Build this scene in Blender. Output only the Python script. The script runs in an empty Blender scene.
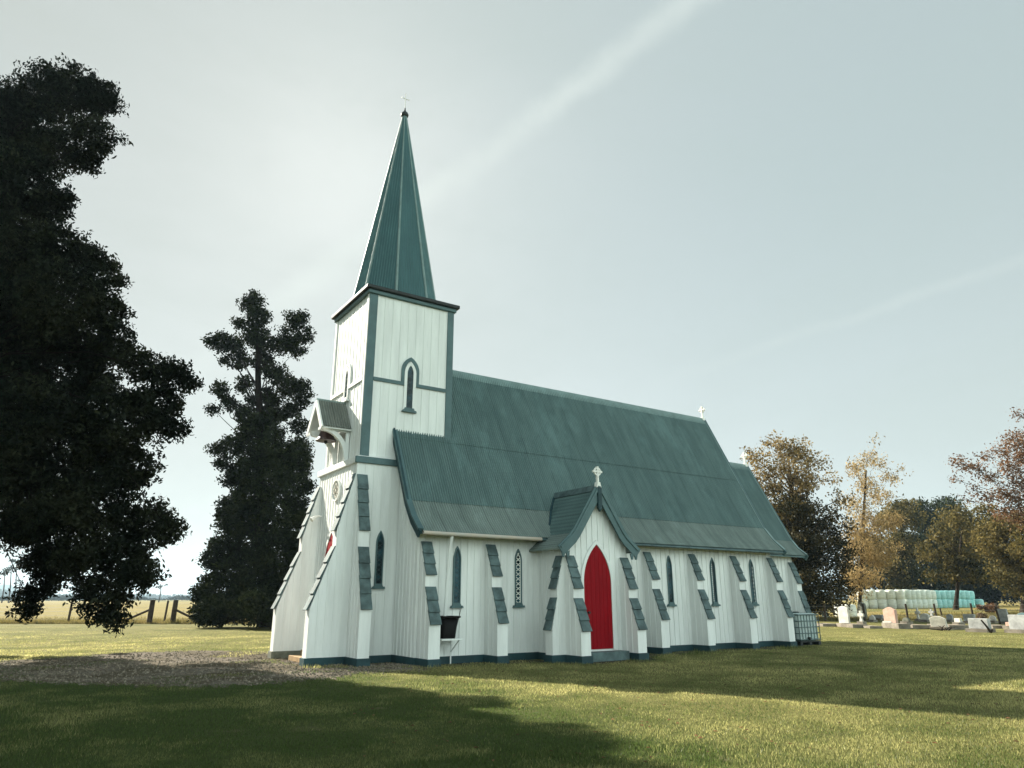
import bpy, math, random
import numpy as np
from mathutils import Vector

random.seed(7)
rng = np.random.default_rng(7)
S = bpy.context.scene
COL = S.collection
R = math.radians

# ------------------------------------------------------------------ camera
CAM = np.array([-8.459, -17.293, 1.6])
YAW, PITCH, FPX = 0.583, R(16.853), 710.37
cam_d = bpy.data.cameras.new('camera')
cam_d.sensor_width = 36.0
cam_d.lens = FPX / 1024 * 36
cam_d.clip_start = 0.1
cam_d.clip_end = 16000
cam = bpy.data.objects.new('camera', cam_d)
COL.objects.link(cam)
cam.location = CAM
cam.rotation_euler = (math.pi / 2 + PITCH, 0, -YAW)
S.camera = cam

# ------------------------------------------------------------------ sky, sun, exposure
SUN_EL = R(34)
SUN_AZ = R(18.3)                      # from +Y towards -X
sun_vec = Vector((-math.sin(SUN_AZ) * math.cos(SUN_EL), math.cos(SUN_AZ) * math.cos(SUN_EL), math.sin(SUN_EL)))
sd = bpy.data.lights.new('sun', 'SUN')
sd.energy = 5.0
sd.angle = R(0.55)
sd.color = (1.0, 0.93, 0.80)
so = bpy.data.objects.new('sun', sd)
COL.objects.link(so)
so.rotation_euler = (-sun_vec).to_track_quat('-Z', 'Y').to_euler()

S.view_settings.view_transform = 'Standard'
S.view_settings.look = 'None'
S.view_settings.gamma = 1.0
S.view_settings.exposure = 1.58
S.render.engine = 'CYCLES'
S.cycles.max_bounces = 6
S.cycles.diffuse_bounces = 3
S.cycles.transmission_bounces = 4
S.cycles.volume_bounces = 0
S.cycles.use_denoising = True

W = bpy.data.worlds.new('World')
S.world = W
W.use_nodes = True


class NT:
    """small helper for node trees"""
    def __init__(self, tree):
        self.t = tree
        self.n = tree.nodes
        self.l = tree.links

    def new(self, kind, **kw):
        nd = self.n.new(kind)
        for k, v in kw.items():
            setattr(nd, k, v)
        return nd

    def set(self, sock, v):
        if isinstance(v, bpy.types.NodeSocket):
            self.l.new(v, sock)
        else:
            if isinstance(v, (tuple, list)) and len(v) == 3 and sock.type == 'RGBA':
                v = (*v, 1)
            sock.default_value = v

    def math(self, op, a, b=0.0, c=0.0, clamp=False):
        nd = self.new('ShaderNodeMath', operation=op)
        nd.use_clamp = clamp
        for i, v in enumerate((a, b, c)):
            self.set(nd.inputs[i], v)
        return nd.outputs[0]

    def mix(self, f, a, b, blend='MIX'):
        nd = self.new('ShaderNodeMix', data_type='RGBA', blend_type=blend)
        self.set(nd.inputs[0], f)
        self.set(nd.inputs[6], a)
        self.set(nd.inputs[7], b)
        return nd.outputs[2]

    def noise(self, vec, scale, detail=3.0, rough=0.55, dist=0.0):
        nd = self.new('ShaderNodeTexNoise')
        if vec is not None:
            self.l.new(vec, nd.inputs['Vector'])
        nd.inputs['Scale'].default_value = scale
        nd.inputs['Detail'].default_value = detail
        nd.inputs['Roughness'].default_value = rough
        nd.inputs['Distortion'].default_value = dist
        return nd.outputs['Fac']

    def ramp(self, fac, stops):
        nd = self.new('ShaderNodeValToRGB')
        el = nd.color_ramp.elements
        while len(el) < len(stops):
            el.new(0.5)
        for e, (p, c) in zip(el, stops):
            e.position = p
            e.color = (*c, 1) if isinstance(c, (tuple, list)) else (c, c, c, 1)
        self.l.new(fac, nd.inputs[0])
        return nd.outputs[0]

    def step(self, v, lo, hi):
        nd = self.new('ShaderNodeMapRange', interpolation_type='SMOOTHSTEP')
        self.set(nd.inputs[0], v)
        self.set(nd.inputs[1], lo)
        self.set(nd.inputs[2], hi)
        return nd.outputs[0]

    def scale(self, vec, xyz):
        nd = self.new('ShaderNodeMapping')
        self.l.new(vec, nd.inputs[0])
        nd.inputs['Scale'].default_value = xyz
        return nd.outputs[0]

    def dot(self, vec, xyz):
        nd = self.new('ShaderNodeVectorMath', operation='DOT_PRODUCT')
        self.l.new(vec, nd.inputs[0])
        nd.inputs[1].default_value = xyz
        return nd.outputs['Value']


def build_world():
    t = NT(W.node_tree)
    bg = t.n['Background']
    sky = t.new('ShaderNodeTexSky')
    sky.sky_type = 'NISHITA'
    sky.sun_disc = False
    sky.sun_elevation = SUN_EL
    sky.sun_rotation = SUN_AZ
    sky.air_density = 1.0
    sky.dust_density = 0.6
    sky.ozone_density = 1.0
    tc = t.new('ShaderNodeTexCoord')
    v = tc.outputs['Generated']
    hsv = t.new('ShaderNodeHueSaturation')
    hsv.inputs['Saturation'].default_value = 0.40
    t.l.new(sky.outputs[0], hsv.inputs['Color'])
    # thin high overcast: a pale veil over the blue, thicker in streaks
    veil_n = t.noise(t.scale(v, (1.4, 1.0, 3.0)), 1.6, 5, 0.6, 0.4)
    veil = t.math('ADD', 0.80, t.math('MULTIPLY', t.step(veil_n, 0.35, 0.75), 0.08))
    # the veil is paler towards the sun and low down, bluer and duller away from it
    tow = t.step(t.dot(v, (-0.75, 0.62, 0.10)), -0.35, 0.95)
    low = t.math('SUBTRACT', 1.0, t.step(t.dot(v, (0, 0, 1)), 0.0, 0.55))
    vcol = t.mix(tow, VEIL, VEIL_WARM)
    vcol = t.mix(t.math('MULTIPLY', low, 0.55), vcol, VEIL_LOW)
    # low sky opposite the sun boosted as added fill for the shaded walls
    opp = t.math('MULTIPLY', t.step(t.dot(v, (0.15, -0.98, 0)), 0.05, 0.75), t.math('SUBTRACT', 1.0, t.step(t.dot(v, (0, 0, 1)), 0.35, 0.85)))
    vcol = t.mix(opp, vcol, FILL_OPP)
    vcol = t.mix(t.step(t.dot(v, (0, 0, 1)), 0.72, 0.92), vcol, ZENITH)
    col = t.mix(veil, hsv.outputs['Color'], vcol)
    # two condensation trails, each a band along a great circle
    def trail(d0, d1, half, lo, hi, amt, nscale):
        d0 = Vector(d0).normalized(); d1 = Vector(d1).normalized()
        n = d0.cross(d1).normalized()
        al = (d1 - d0).normalized()
        wob = t.noise(v, nscale, 4, 0.65)
        off = t.math('ADD', t.dot(v, tuple(n)), t.math('MULTIPLY', t.math('SUBTRACT', wob, 0.5), half * 1.6))
        d = t.math('ABSOLUTE', off)
        m = t.math('SUBTRACT', 1.0, t.step(d, 0.0, half))
        a = t.dot(v, tuple(al))
        e = t.math('MULTIPLY', t.step(a, d0.dot(al) + lo, d0.dot(al) + lo + 0.35),
                   t.math('SUBTRACT', 1.0, t.step(a, d1.dot(al) + hi - 0.2, d1.dot(al) + hi)))
        return t.math('MULTIPLY', t.math('MULTIPLY', m, e),
                      t.math('MULTIPLY', t.step(t.noise(v, 6, 5, 0.7), 0.12, 0.72), amt))
    a1 = trail((0.26, 0.93, 0.42), (0.66, 0.52, 0.81), 0.028, -0.34, 0.25, 0.36, 8)
    col = t.mix(a1, col, TRAIL)
    a2 = trail((0.84, 0.80, 0.35), (1.20, 0.52, 0.50), 0.012, -0.1, 0.3, 0.14, 14)
    col = t.mix(a2, col, TRAIL)
    t.l.new(col, bg.inputs['Color'])
    bg.inputs['Strength'].default_value = 0.05


VEIL = (3.30, 4.0, 3.92)
VEIL_WARM = (3.75, 4.0, 3.62)
VEIL_LOW = (4.8, 5.25, 4.85)
FILL_OPP = (15.2, 18.4, 17.6)
ZENITH = (1.1, 1.8, 2.4)
TRAIL = (5.9, 6.4, 6.0)
build_world()


# ------------------------------------------------------------------ survey helpers: a bearing and a distance give a point on the site
def ray(u, v):
    a = (u - 512) / FPX
    b = -(v - 384) / FPX
    sp, cp = math.sin(PITCH), math.cos(PITCH)
    fw = cp - b * sp
    z = sp + b * cp
    s, c = math.sin(YAW), math.cos(YAW)
    return np.array([a * c + fw * s, -a * s + fw * c, z]), fw


def at(u, v, D):
    d, fw = ray(u, v)
    return CAM + d * (D / fw)


def on_ground(u, D):
    p = at(u, 599, D)
    return np.array([p[0], p[1], H(p[0], p[1])])


def gpt(u, v):
    d, fw = ray(u, v)
    return CAM + d * (-CAM[2] / d[2])


def H(x, y):
    """ground height: level round the church, a slight rise in the paddock to the east"""
    def ss(a, b, x):
        t = np.clip((x - a) / (b - a), 0, 1)
        return t * t * (3 - 2 * t)
    return 0.45 * ss(52, 82, x)


# ------------------------------------------------------------------ materials
def mat(name, base, rough=0.7, spec=0.3, var=0.12, nscale=3.0, bump=0.0, bscale=40.0, second=None, stretch=(1, 1, 1), fine=0.08):
    m = bpy.data.materials.new(name)
    m.use_nodes = True
    t = NT(m.node_tree)
    p = t.n['Principled BSDF']
    tc = t.new('ShaderNodeTexCoord')
    v = t.scale(tc.outputs['Object'], stretch)
    n1 = t.noise(v, nscale, 5, 0.6)
    n2 = t.noise(v, nscale * 9, 3, 0.6)
    dark = tuple(c * (1 - var * 1.6) for c in base)
    lite = tuple(min(1, c * (1 + var)) for c in base)
    c = t.mix(t.step(n1, 0.3, 0.7), dark, second or lite)
    c = t.mix(t.math('MULTIPLY', t.step(n2, 0.35, 0.75), fine * 3), c, tuple(x * 0.6 for x in base))
    t.l.new(c, p.inputs['Base Color'])
    p.inputs['Roughness'].default_value = rough
    p.inputs['Specular IOR Level'].default_value = spec
    if bump:
        b = t.new('ShaderNodeBump')
        b.inputs['Strength'].default_value = bump
        b.inputs['Distance'].default_value = 0.02
        t.l.new(t.noise(v, bscale, 4, 0.6), b.inputs['Height'])
        t.l.new(b.outputs[0], p.inputs['Normal'])
    return m


def iron(name, base, lite, x0):
    m = mat(name, base, 0.5, 0.4, 0.12, 1.6, 0.04, 20, second=lite, stretch=(2.2, 0.4, 0.4), fine=0.07)
    t = NT(m.node_tree)
    p = t.n['Principled BSDF']
    c = p.inputs['Base Color'].links[0].from_socket
    tc = t.new('ShaderNodeTexCoord')
    x = t.dot(tc.outputs['Object'], (1, 0, 0))
    w = t.math('COSINE', t.math('MULTIPLY', t.math('ADD', x, 7.0 - x0), 2 * math.pi / 0.0762))
    wide = t.math('COSINE', t.math('MULTIPLY', t.math('ADD', x, 0.3), 2 * math.pi / 0.762))
    pan = t.math('MULTIPLY', t.step(w, 0.35, -0.9), t.math('ADD', 0.25, t.math('MULTIPLY', t.noise(t.scale(tc.outputs['Object'], (9, 0.8, 0.8)), 1.0, 4, 0.7), 0.85)))  # corrugation shading put into the colour along the pans, besides dirt
    c = t.mix(t.math('MULTIPLY', pan, 0.75, clamp=True), c, tuple(k * 0.38 for k in base))
    c = t.mix(t.math('MULTIPLY', t.step(wide, 0.985, 0.9995), 0.5), c, tuple(k * 0.35 for k in base))
    # patches where the paint has chalked
    ch = t.step(t.noise(t.scale(tc.outputs['Object'], (1.3, 0.5, 0.5)), 0.9, 5, 0.7), 0.48, 0.72)
    c = t.mix(t.math('MULTIPLY', ch, 0.35), c, tuple(min(1, k * 1.7 + 0.03) for k in base))
    t.l.new(c, p.inputs['Base Color'])
    return m


def leafmat(name, a, b, rough=0.6, trans=0.35, patch=0.5, gloss=0.02):
    """leaf colour: b where the 'tint' attribute is 1; each leaf varies a little"""
    m = bpy.data.materials.new(name)
    m.use_nodes = True
    t = NT(m.node_tree)
    t.n.remove(t.n['Principled BSDF'])
    at_ = t.new('ShaderNodeAttribute', attribute_name='tint')
    geo = t.new('ShaderNodeNewGeometry')
    tc = t.new('ShaderNodeTexCoord')
    nz = t.step(t.noise(tc.outputs['Object'], 0.55, 3), 0.35, 0.65)
    f = t.math('ADD', at_.outputs['Fac'], t.math('MULTIPLY', t.math('SUBTRACT', nz, 0.5), patch), clamp=True)
    c = t.mix(f, a, b)
    rv = t.math('ADD', 0.6, t.math('MULTIPLY', geo.outputs['Random Per Island'], 0.8))
    hs = t.new('ShaderNodeHueSaturation')
    t.l.new(c, hs.inputs['Color'])
    t.l.new(rv, hs.inputs['Value'])
    d = t.new('ShaderNodeBsdfDiffuse')
    tr = t.new('ShaderNodeBsdfTranslucent')
    gl = t.new('ShaderNodeBsdfGlossy')
    gl.inputs['Roughness'].default_value = 0.45
    gl.inputs['Color'].default_value = (0.6, 0.65, 0.6, 1)
    t.l.new(hs.outputs[0], d.inputs[0])
    t.l.new(hs.outputs[0], tr.inputs[0])
    ms = t.new('ShaderNodeMixShader')
    ms.inputs[0].default_value = trans
    t.l.new(d.outputs[0], ms.inputs[1])
    t.l.new(tr.outputs[0], ms.inputs[2])
    m2 = t.new('ShaderNodeMixShader')
    m2.inputs[0].default_value = gloss
    t.l.new(ms.outputs[0], m2.inputs[1])
    t.l.new(gl.outputs[0], m2.inputs[2])
    t.l.new(m2.outputs[0], t.n['Material Output'].inputs[0])
    return m


def ground_mat(name, kind):
    m = bpy.data.materials.new(name)
    m.use_nodes = True
    t = NT(m.node_tree)
    p = t.n['Principled BSDF']
    tc = t.new('ShaderNodeTexCoord')
    v = tc.outputs['Object']
    p.inputs['Roughness'].default_value = 0.95
    p.inputs['Specular IOR Level'].default_value = 0.1
    if kind == 'lawn':
        big = t.step(t.noise(v, 0.22, 4, 0.6), 0.36, 0.66)
        mid = t.step(t.noise(t.scale(v, (1, 1, 1)), 1.7, 5, 0.7), 0.32, 0.7)
        fin = t.noise(v, 26, 4, 0.75)
        c = t.mix(big, (0.095, 0.100, 0.024), (0.175, 0.158, 0.054))
        c = t.mix(t.math('MULTIPLY', mid, 0.55), c, (0.225, 0.195, 0.080))
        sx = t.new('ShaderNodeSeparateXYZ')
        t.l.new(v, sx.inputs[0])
        shade_tint = t.math('SUBTRACT', 1.0, t.step(t.math('ADD', sx.outputs[0], t.math('MULTIPLY', t.math('ADD', sx.outputs[1], t.math('MULTIPLY', t.noise(v, 0.35, 3), 4.0)), 0.12)), -4.5, 0.5))  # tree shade put into the colour: darker here, besides greener grass
        shade_tint = t.math('MULTIPLY', shade_tint, t.math('SUBTRACT', 1.0, t.step(sx.outputs[1], 3.0, 9.0)))
        c = t.mix(t.math('MULTIPLY', shade_tint, 0.85), c, (0.040, 0.062, 0.015))
        c = t.mix(t.step(fin, 0.45, 0.72), c, (0.030, 0.042, 0.010))
        # bare scuffs
        c = t.mix(t.math('MULTIPLY', t.step(t.noise(v, 0.9, 3, 0.5), 0.66, 0.74), 0.6), c, (0.16, 0.135, 0.075))
        bs, bd, sc = 0.9, 0.05, 30
    elif kind == 'field':
        big = t.step(t.noise(t.scale(v, (0.3, 1.6, 1)), 0.12, 4, 0.6), 0.35, 0.65)
        fin = t.noise(v, 3.0, 4, 0.75)
        c = t.mix(big, (0.185, 0.155, 0.048), (0.235, 0.185, 0.068))
        c = t.mix(t.math('MULTIPLY', t.step(fin, 0.45, 0.75), 0.5), c, (0.10, 0.10, 0.03))
        bs, bd, sc = 0.8, 0.2, 5
    elif kind == 'gravel':
        big = t.step(t.noise(v, 0.8, 5, 0.65), 0.35, 0.65)
        vor = t.new('ShaderNodeTexVoronoi')
        t.l.new(v, vor.inputs['Vector'])
        vor.inputs['Scale'].default_value = 26
        c = t.mix(big, (0.092, 0.064, 0.038), (0.185, 0.142, 0.095))
        c = t.mix(t.math('MULTIPLY', t.step(vor.outputs['Distance'], 0.2, 0.75), 0.8), c, (0.06, 0.055, 0.045))
        hs = t.new('ShaderNodeSeparateColor')
        t.l.new(vor.outputs['Color'], hs.inputs[0])
        c = t.mix(t.math('MULTIPLY', hs.outputs[0], 0.4), c, (0.25, 0.23, 0.20))
        c = t.mix(t.math('MULTIPLY', t.step(t.noise(v, 0.55, 4, 0.6), 0.43, 0.56), 0.8), c, (0.070, 0.056, 0.030))
        bs, bd, sc = 1.0, 0.03, 40
    t.l.new(c, p.inputs['Base Color'])
    b = t.new('ShaderNodeBump')
    b.inputs['Strength'].default_value = bs
    b.inputs['Distance'].default_value = bd
    t.l.new(t.noise(v, sc, 5, 0.7), b.inputs['Height'])
    t.l.new(b.outputs[0], p.inputs['Normal'])
    return m


M = {}
M['white'] = mat('white_paint', (0.74, 0.755, 0.73), 0.55, 0.3, 0.055, 1.6, 0.08, 30, stretch=(3, 3, 0.30), fine=0.04)
M['trim'] = mat('teal_paint', (0.068, 0.125, 0.130), 0.5, 0.35, 0.12, 2.0, 0.05, 30)
M['plinth'] = mat('dark_teal_paint', (0.017, 0.050, 0.058), 0.6, 0.3, 0.2, 2.0, 0.1, 20)
M['shingle'] = mat('weathered_teal_shingle', (0.084, 0.125, 0.126), 0.7, 0.3, 0.28, 4.0, 0.2, 40)
M['roof'] = iron('teal_corrugated_iron', (0.088, 0.155, 0.150), (0.110, 0.178, 0.170), -0.2)
M['roof_pale'] = iron('faded_corrugated_iron', (0.165, 0.215, 0.195), (0.205, 0.255, 0.228), -0.2)
M['grey_iron'] = iron('weathered_grey_iron', (0.125, 0.145, 0.125), (0.165, 0.18, 0.155), -2.10)
M['cap'] = mat('pale_ridge_capping', (0.17, 0.25, 0.24), 0.45, 0.4, 0.12, 3.0)
M['spire'] = mat('spire_iron', (0.046, 0.112, 0.120), 0.6, 0.25, 0.08, 1.6, 0.04, 20, stretch=(2, 2, 0.3))
M['rib'] = mat('spire_rib_iron', (0.085, 0.170, 0.175), 0.6, 0.25, 0.15, 2.0)
M['dark'] = mat('near_black_paint', (0.018, 0.022, 0.022), 0.5, 0.3, 0.2, 4)
M['gutter'] = mat('rusty_white_gutter', (0.60, 0.58, 0.52), 0.6, 0.3, 0.2, 2.0, second=(0.48, 0.40, 0.32))
M['red'] = mat('red_door_paint', (0.24, 0.0022, 0.007), 0.6, 0.10, 0.1, 2.0, 0.05, 25, stretch=(6, 6, 0.5))
M['bronze'] = mat('rust_brown_bell', (0.045, 0.022, 0.018), 0.5, 0.4, 0.3, 6)
M['tub'] = mat('black_plastic', (0.004, 0.0035, 0.0035), 0.6, 0.15, 0.2, 5)
M['wood'] = mat('pale_timber', (0.34, 0.23, 0.12), 0.8, 0.2, 0.25, 4, stretch=(1, 8, 1))
M['post'] = mat('dark_fence_timber', (0.055, 0.040, 0.028), 0.9, 0.2, 0.3, 5, 0.3, 20)
M['wire'] = mat('fence_wire', (0.25, 0.25, 0.24), 0.5, 0.4, 0.1, 5)
M['steel'] = mat('galvanised_steel', (0.10, 0.15, 0.15), 0.45, 0.5, 0.2, 5)
M['poly'] = mat('milky_plastic', (0.55, 0.62, 0.60), 0.4, 0.4, 0.08, 2, second=(0.40, 0.50, 0.48))
M['bark'] = mat('bark', (0.035, 0.027, 0.020), 0.95, 0.1, 0.4, 2, 0.6, 12, stretch=(3, 3, 0.5))
M['bark_dark'] = mat('dark_bark', (0.012, 0.010, 0.008), 0.95, 0.05, 0.4, 2, 0.6, 12, stretch=(3, 3, 0.5))
M['bark_pale'] = mat('pale_bark', (0.20, 0.165, 0.125), 0.95, 0.1, 0.3, 2, 0.5, 12, stretch=(3, 3, 0.5))
M['concrete'] = mat('old_concrete', (0.21, 0.185, 0.15), 0.95, 0.1, 0.25, 2, 0.3, 25)
M['pebble'] = mat('loose_pebbles', (0.13, 0.105, 0.075), 0.95, 0.1, 0.4, 14, second=(0.25, 0.215, 0.165))
M['stone_white'] = mat('white_marble', (0.56, 0.54, 0.48), 0.75, 0.2, 0.16, 3, 0.1, 25)
M['stone_grey'] = mat('grey_granite', (0.34, 0.35, 0.34), 0.7, 0.3, 0.2, 3, 0.1, 30)
M['stone_dark'] = mat('mossy_dark_stone', (0.16, 0.165, 0.13), 0.9, 0.2, 0.3, 3, 0.2, 25)
M['stone_pink'] = mat('pink_granite', (0.50, 0.33, 0.26), 0.75, 0.2, 0.14, 4, 0.1, 30)
M['stone_blue'] = mat('blue_green_stone', (0.075, 0.15, 0.165), 0.5, 0.4, 0.2, 3)
M['flower'] = mat('mixed_flowers', (0.20, 0.07, 0.06), 0.9, 0.1, 0.6, 9, second=(0.32, 0.24, 0.15))
M['bale_white'] = mat('pale_green_bale_wrap', (0.76, 0.78, 0.68), 0.45, 0.45, 0.12, 2.5, 0.3, 9, stretch=(1, 1, 4))
M['bale_grey'] = mat('grey_green_bale_wrap', (0.66, 0.73, 0.65), 0.45, 0.45, 0.12, 2.5, 0.3, 9, stretch=(1, 1, 4))
M['bale_teal'] = mat('turquoise_bale_wrap', (0.28, 0.56, 0.55), 0.45, 0.45, 0.12, 2.5, 0.3, 9, stretch=(1, 1, 4))
M['lamp_white'] = mat('white_enamel', (0.78, 0.77, 0.72), 0.4, 0.4, 0.05, 4)
M['lead'] = mat('window_lead', (0.025, 0.045, 0.05), 0.5, 0.4, 0.2, 5)
M['lattice'] = mat('white_window_lattice', (0.70, 0.70, 0.64), 0.5, 0.3, 0.1, 6)
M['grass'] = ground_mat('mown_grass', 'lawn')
M['field'] = ground_mat('dry_paddock_grass', 'field')
M['gravel'] = ground_mat('grey_gravel', 'gravel')
M['soil'] = mat('dark_soil', (0.045, 0.040, 0.028), 0.95, 0.1, 0.4, 2.0, 0.6, 25, second=(0.085, 0.080, 0.050), fine=0.25)
M['hill'] = mat('wooded_hill', (0.045, 0.06, 0.035), 0.95, 0.0, 0.3, 0.01)
g = bpy.data.materials.new('dark_window_glass')
g.use_nodes = True
gp = g.node_tree.nodes['Principled BSDF']
gt = NT(g.node_tree)
gtc = gt.new('ShaderNodeTexCoord')
gt.l.new(gt.mix(gt.step(gt.noise(gtc.outputs['Object'], 2.2, 3), 0.4, 0.65), (0.004, 0.012, 0.014), (0.02, 0.07, 0.09)), gp.inputs['Base Color'])
gp.inputs['Roughness'].default_value = 0.08
gp.inputs['Specular IOR Level'].default_value = 0.22
gb = gt.new('ShaderNodeBump')
gb.inputs['Strength'].default_value = 0.25
gb.inputs['Distance'].default_value = 0.02
gt.l.new(gt.noise(gtc.outputs['Object'], 9, 2), gb.inputs['Height'])
gt.l.new(gb.outputs[0], gp.inputs['Normal'])
M['glass'] = g
M['macro'] = leafmat('dark_cypress_foliage', (0.005, 0.008, 0.005), (0.024, 0.027, 0.014), trans=0.12, patch=0.8, gloss=0.008)
M['conifer'] = leafmat('conifer_foliage', (0.006, 0.010, 0.005), (0.028, 0.035, 0.012), trans=0.15, gloss=0.007)
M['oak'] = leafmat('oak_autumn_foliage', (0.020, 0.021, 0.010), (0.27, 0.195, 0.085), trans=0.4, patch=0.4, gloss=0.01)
M['birch'] = leafmat('golden_autumn_foliage', (0.20, 0.140, 0.055), (0.44, 0.325, 0.155), trans=0.5)
M['olive'] = leafmat('olive_foliage', (0.022, 0.026, 0.010), (0.18, 0.140, 0.048), trans=0.38, patch=0.8, gloss=0.01)
M['dusk'] = leafmat('deep_green_foliage', (0.006, 0.014, 0.012), (0.035, 0.045, 0.018), trans=0.15, gloss=0.008)
M['redleaf'] = leafmat('red_brown_foliage', (0.085, 0.048, 0.030), (0.22, 0.12, 0.062), trans=0.3)
M['bushleaf'] = leafmat('bush_foliage', (0.03, 0.04, 0.014), (0.075, 0.085, 0.03), trans=0.25)
M['blade'] = leafmat('grass_blades', (0.070, 0.104, 0.026), (0.49, 0.445, 0.185), trans=0.68, patch=0.55)
M['drygrass'] = leafmat('dry_grass_blades', (0.14, 0.125, 0.04), (0.24, 0.19, 0.075), trans=0.45)


# ------------------------------------------------------------------ mesh building
class MB:
    def __init__(self):
        self.v = []
        self.f = []
        self.s = []

    def add(self, vs, fs, smooth=False):
        o = len(self.v)
        self.v += [tuple(map(float, p)) for p in vs]
        self.f += [tuple(i + o for i in f) for f in fs]
        self.s += [smooth] * len(fs)
        return self

    def hexa(self, p):
        """8 corners: 0-3 bottom ring, 4-7 top ring"""
        return self.add(p, [(3, 2, 1, 0), (4, 5, 6, 7), (0, 1, 5, 4), (1, 2, 6, 5), (2, 3, 7, 6), (3, 0, 4, 7)])

    def box(self, x0, x1, y0, y1, z0, z1):
        return self.hexa([(x0, y0, z0), (x1, y0, z0), (x1, y1, z0), (x0, y1, z0), (x0, y0, z1), (x1, y0, z1), (x1, y1, z1), (x0, y1, z1)])

    def prism(self, poly, fn, d0, d1):
        """poly: 2-D points (a, b); fn(a, b, d) -> world; extruded from d0 to d1"""
        n = len(poly)
        vs = [fn(a, b, d0) for a, b in poly] + [fn(a, b, d1) for a, b in poly]
        fs = [tuple(range(n))[::-1], tuple(range(n, 2 * n))]
        fs += [(i, (i + 1) % n, (i + 1) % n + n, i + n) for i in range(n)]
        return self.add(vs, fs)

    def ribbon(self, pts, w, fn, d0, d1, closed=False):
        """a flat board of width w following a 2-D line, from depth d0 to d1"""
        n = len(pts)
        P = [np.array(p, float) for p in pts]
        L, Rr = [], []
        for i in range(n):
            a = P[i - 1] if (i > 0 or closed) else None
            b = P[(i + 1) % n] if (i < n - 1 or closed) else None
            ns = []
            for q0, q1 in ((a, P[i]), (P[i], b)):
                if q0 is None or q1 is None:
                    continue
                t = q1 - q0
                t = t / (np.linalg.norm(t) + 1e-12)
                ns.append(np.array([-t[1], t[0]]))
            nn = sum(ns)
            nn = nn / (np.linalg.norm(nn) + 1e-12)
            k = 1 / max(0.5, float(nn @ ns[0]))
            L.append(P[i] + nn * w / 2 * k)
            Rr.append(P[i] - nn * w / 2 * k)
        vs = []
        for i in range(n):
            vs += [fn(*L[i], d0), fn(*Rr[i], d0), fn(*Rr[i], d1), fn(*L[i], d1)]
        fs = []
        m = n if closed else n - 1
        for i in range(m):
            a = 4 * i
            b = 4 * ((i + 1) % n)
            for k in range(4):
                k2 = (k + 1) % 4
                fs.append((a + k, a + k2, b + k2, b + k))
        if not closed:
            fs += [(3, 2, 1, 0), (4 * n - 4, 4 * n - 3, 4 * n - 2, 4 * n - 1)]
        return self.add(vs, fs)

    def tube(self, path, rad, seg=8, cap=True):
        path = [np.array(p, float) for p in path]
        n = len(path)
        if not hasattr(rad, '__len__'):
            rad = [rad] * n
        rings = []
        ref = np.array([0.3, 0.2, 1.0])
        for i in range(n):
            t = path[min(i + 1, n - 1)] - path[max(i - 1, 0)]
            t /= np.linalg.norm(t) + 1e-12
            u = np.cross(t, ref)
            if np.linalg.norm(u) < 1e-3:
                u = np.cross(t, np.array([1.0, 0, 0]))
            u /= np.linalg.norm(u)
            w = np.cross(t, u)
            rings.append([path[i] + rad[i] * (math.cos(k * 2 * math.pi / seg) * u + math.sin(k * 2 * math.pi / seg) * w) for k in range(seg)])
        vs = [p for r in rings for p in r]
        fs = [(i * seg + k, i * seg + (k + 1) % seg, (i + 1) * seg + (k + 1) % seg, (i + 1) * seg + k) for i in range(n - 1) for k in range(seg)]
        self.add(vs, fs, True)
        if cap:
            self.add(rings[0], [tuple(range(seg))[::-1]])
            self.add(rings[-1], [tuple(range(seg))])
        return self

    def lathe(self, c, prof, seg=16, sq=0.0):
        """prof: (radius, z) from bottom to top, turned round c"""
        vs, fs = [], []
        n = len(prof)
        for r, z in prof:
            for k in range(seg):
                a = 2 * math.pi * k / seg
                ca, sa = math.cos(a), math.sin(a)
                e = 1.0 if not sq else (abs(ca) ** sq + abs(sa) ** sq) ** (-1 / sq)
                vs.append((c[0] + r * ca * e, c[1] + r * sa * e, c[2] + z))
        for i in range(n - 1):
            for k in range(seg):
                fs.append((i * seg + k, i * seg + (k + 1) % seg, (i + 1) * seg + (k + 1) % seg, (i + 1) * seg + k))
        self.add(vs, fs, True)
        self.add(vs[:seg], [tuple(range(seg))[::-1]])
        self.add(vs[-seg:], [tuple(range(seg))])
        return self

    def build(self, name, material, parent=None, bevel=0.0):
        me = bpy.data.meshes.new(name)
        off = Vector((0, 0, 0))
        if parent is not None:
            off = world_of(parent)
        me.from_pydata([(x - off.x, y - off.y, z - off.z) for x, y, z in self.v], [], self.f)
        me.polygons.foreach_set('use_smooth', self.s)
        me.materials.append(M[material])
        me.update()
        o = bpy.data.objects.new(name, me)
        COL.objects.link(o)
        if parent is not None:
            o.parent = parent
        if bevel:
            b = o.modifiers.new('edge', 'BEVEL')
            b.width = bevel
            b.segments = 2
            b.limit_method = 'ANGLE'
        return o


def world_of(o):
    v = Vector((0, 0, 0))
    while o is not None:
        v = v + o.location
        o = o.parent
    return v


def thing(name, label, cat, loc=(0, 0, 0), group=None):
    o = bpy.data.objects.new(name, None)
    o.empty_display_size = 0.3
    o.location = tuple(map(float, loc))
    COL.objects.link(o)
    return tag(o, label, cat, group)


def tag(o, label, cat, group=None):
    o['label'] = label
    o['category'] = cat
    if group:
        o['group'] = group
    return o


def setting(o, kind='structure', label=None):
    o['kind'] = kind
    if label:
        o['label'] = label
    return o


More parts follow.
